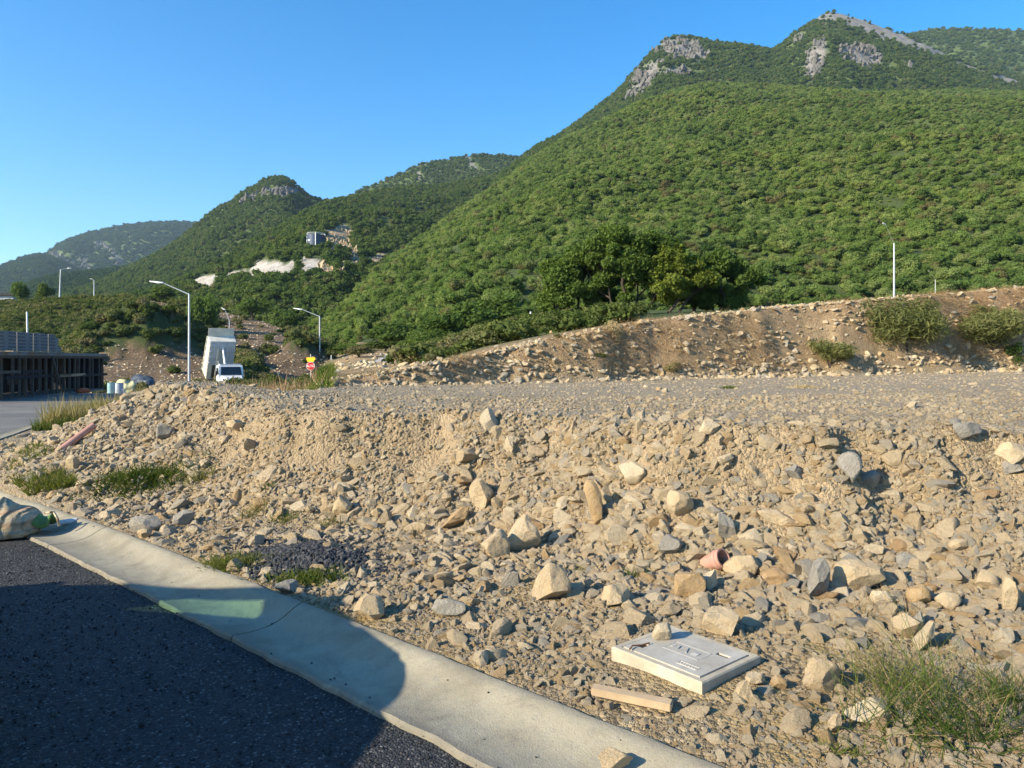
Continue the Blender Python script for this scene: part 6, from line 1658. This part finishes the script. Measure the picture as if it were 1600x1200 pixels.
for i_, (px, d_, w_, h_, lab) in enumerate(((560, 62, 44, 18, 'low green scrub on the raw ground right of the black bundle'), (640, 70, 40, 22, 'green scrub left of the rounded dark bush'), (600, 80, 50, 18, 'green scrub behind the grey gravel heap'),
        (690, 66, 70, 52, 'green bush right of the rounded dark bush'), (728, 72, 74, 56, 'green bush at the wood edge left of the thin white pole'), (775, 76, 80, 54, 'broad green bush at the wood edge behind the thin white pole'), (545, 85, 60, 18, 'green scrub on the rise behind the stop sign'), (612, 88, 70, 44, 'leafy dark tree at the wood edge above the grey gravel heap'), (868, 47, 74, 52, 'dark bush under the left edge of the left spreading tree'), (955, 46, 70, 44, 'dark bush under the trunks of the tallest spreading tree'), (1085, 45, 80, 48, 'green bush under the yellow green leaning tree'), (1155, 47, 70, 54, 'dark bush at the right foot of the big trees'))):
    x_ = (px - 800) / 1155 * d_
    shrub(px, 560 - (gz_at(x_, d_) - CH) / d_ * 1155, w_, h_, lab, ('leaf_scrub', 'leaf_tree', 'leaf_scrub')[i_ % 3] if i_ < 3 else 'leaf_tree', d_, 3200, 80 + i_, leaf=0.04, big=1.3, core=i_ >= 3)
# trees on the terrace
for (px, py, w, h, dd, lab, sd_) in ((28, 478, 32, 46, 158, 'green tree right of the far house at the left edge', 41), (62, 474, 40, 42, 156, 'bushy tree between the far house and the leaning lamp', 42), (98, 478, 30, 22, 152, 'dark low tree at the foot of the leaning lamp', 43),
        (45, 498, 34, 34, 140, 'dark tree on the terrace slope below the far house', 44), (312, 540, 62, 106, 112, 'tall thin tree behind the street lamp next to the truck', 45), (170, 474, 18, 14, 152, 'small round tree on the terrace below the little lamp', 46),
        (78, 490, 22, 24, 146, 'light green young tree below the leaning lamp', 47), (440, 520, 50, 44, 128, 'broad tree on the shoulder of the terrace', 48), (390, 498, 60, 40, 140, 'dark tree on the terrace behind the tipped bed', 49)):
    shrub(px, py, w, h, lab, 'leaf_tree' if sd_ % 2 else 'leaf_dark', dd, 2600, sd_, 'terrace_tree', 0.04, 'tree', 'trees on the terrace', 8, 0.3, True)

# the big spreading trees behind the bank
def branchy(seed, stems, H, W):
    rd = random.Random(seed); mb = MB(); tips = []
    def grow(p, d, L, r, lvl):
        q = p + d * L * 0.5 + Vector((rd.uniform(-.1, .1), rd.uniform(-.1, .1), 0)) * L; e = q + (d + Vector((rd.uniform(-.35, .35), rd.uniform(-.35, .35), rd.uniform(-.1, .2)))).normalized() * L * 0.55
        mb.tube([p, q, e], [r, r * 0.8, r * 0.6], 7, lvl == 0)
        if lvl == 0: tips.append(e); return
        for _ in range(rd.choice((2, 3))):
            nd = (d + Vector((rd.uniform(-.9, .9), rd.uniform(-.9, .9), rd.uniform(-.15, .6)))).normalized()
            grow(e, nd, L * rd.uniform(.6, .8), r * 0.6, lvl - 1)
    for s in stems:
        grow(Vector((s[0], s[1], -0.2)), Vector((s[2], s[3], 1)).normalized(), H * 0.32, s[4], 3)
    return mb, tips
def spreading_tree(px, d, base_py, W, H, stems, seed, mat, label, n=9000, zc=0.6):
    x = (px - 800) / 1155 * d; z0 = min(z_of(base_py, d), gz_at(x, d) + 0.2)
    T_ = empty('spreading_tree', (x, d, z0), 0, label, 'tree', 'big trees behind the cut bank')
    mb, tips = branchy(seed, stems, H, W); mb.build('trunk', M['bark'], T_, 0, 50)
    rg = np.random.default_rng(seed)
    nl = 46
    L = rg.normal(size=(nl, 3)); L /= np.linalg.norm(L, axis=1)[:, None]; L *= (rg.uniform(0.3, 1, nl) ** 0.5)[:, None]
    L = L * np.array([W * 0.42, W * 0.36, H * 0.40]) + np.array([0, 0, H * zc])
    L = np.concatenate([L, np.array([tuple(t) for t in tips])[:40] * np.array([1, 1, 1])])
    rr = rg.uniform(0.07, 0.14, len(L)) * W
    k = rg.integers(0, len(L), n); dv = rg.normal(size=(n, 3)); dv /= np.linalg.norm(dv, axis=1)[:, None]
    c = L[k] + dv * (rr[k] * rg.uniform(0.15, 1.0, n) ** 0.6)[:, None] * np.array([1.0, 1.0, 0.75])
    c = c[(c[:, 2] > H * 0.10) & (c[:, 2] < H * 1.04)]
    nm = dv[:len(c)] * 0.3 + rg.normal(size=(len(c), 3)); nm[:, 2] += 0.5; nm /= np.linalg.norm(nm, axis=1)[:, None]
    co, f = leaf_quads(c, nm, 0.115, 2.0, rg)
    me = mesh_np('crown', co, f, M[mat], False)
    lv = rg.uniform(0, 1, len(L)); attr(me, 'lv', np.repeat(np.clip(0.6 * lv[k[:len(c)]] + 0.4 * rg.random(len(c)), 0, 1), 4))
    obj('crown', me, T_)
M['leaf_lime'] = mat_leaf('yellow green mesquite leaves', [(0, (0.135, 0.18, 0.035)), (1, (0.16, 0.20, 0.045))], 0.4)
spreading_tree(985, 43, 510, 5.6, 6.0, [(0, 0, -.25, 0, .13), (0.25, 0.1, .15, .1, .11), (0.5, 0, .45, -.1, .10), (-.3, .2, -.5, .2, .09)], 61, 'leaf_tree', 'tallest dark spreading tree with several stems above the cut bank', 44000)
spreading_tree(905, 45, 506, 5.4, 5.0, [(0, 0, -.3, 0, .12), (0.3, 0, .2, .1, .10), (-.4, .1, -.8, 0, .09)], 62, 'leaf_tree', 'dark spreading tree left of the tallest one behind the bank', 40000, 0.52)
spreading_tree(1055, 42, 500, 4.0, 4.4, [(-.6, 0, .4, 0, .12), (-.2, 0, .7, .1, .10)], 63, 'leaf_lime', 'yellow green tree with a leaning trunk right of the tallest tree', 24000, 0.54)
spreading_tree(1120, 44, 496, 4.6, 4.3, [(-.4, 0, .3, .1, .11), (0.2, 0, .1, .1, .10), (.4, .2, .5, 0, .08)], 64, 'leaf_tree', 'rightmost of the big trees behind the cut bank', 32000, 0.50)
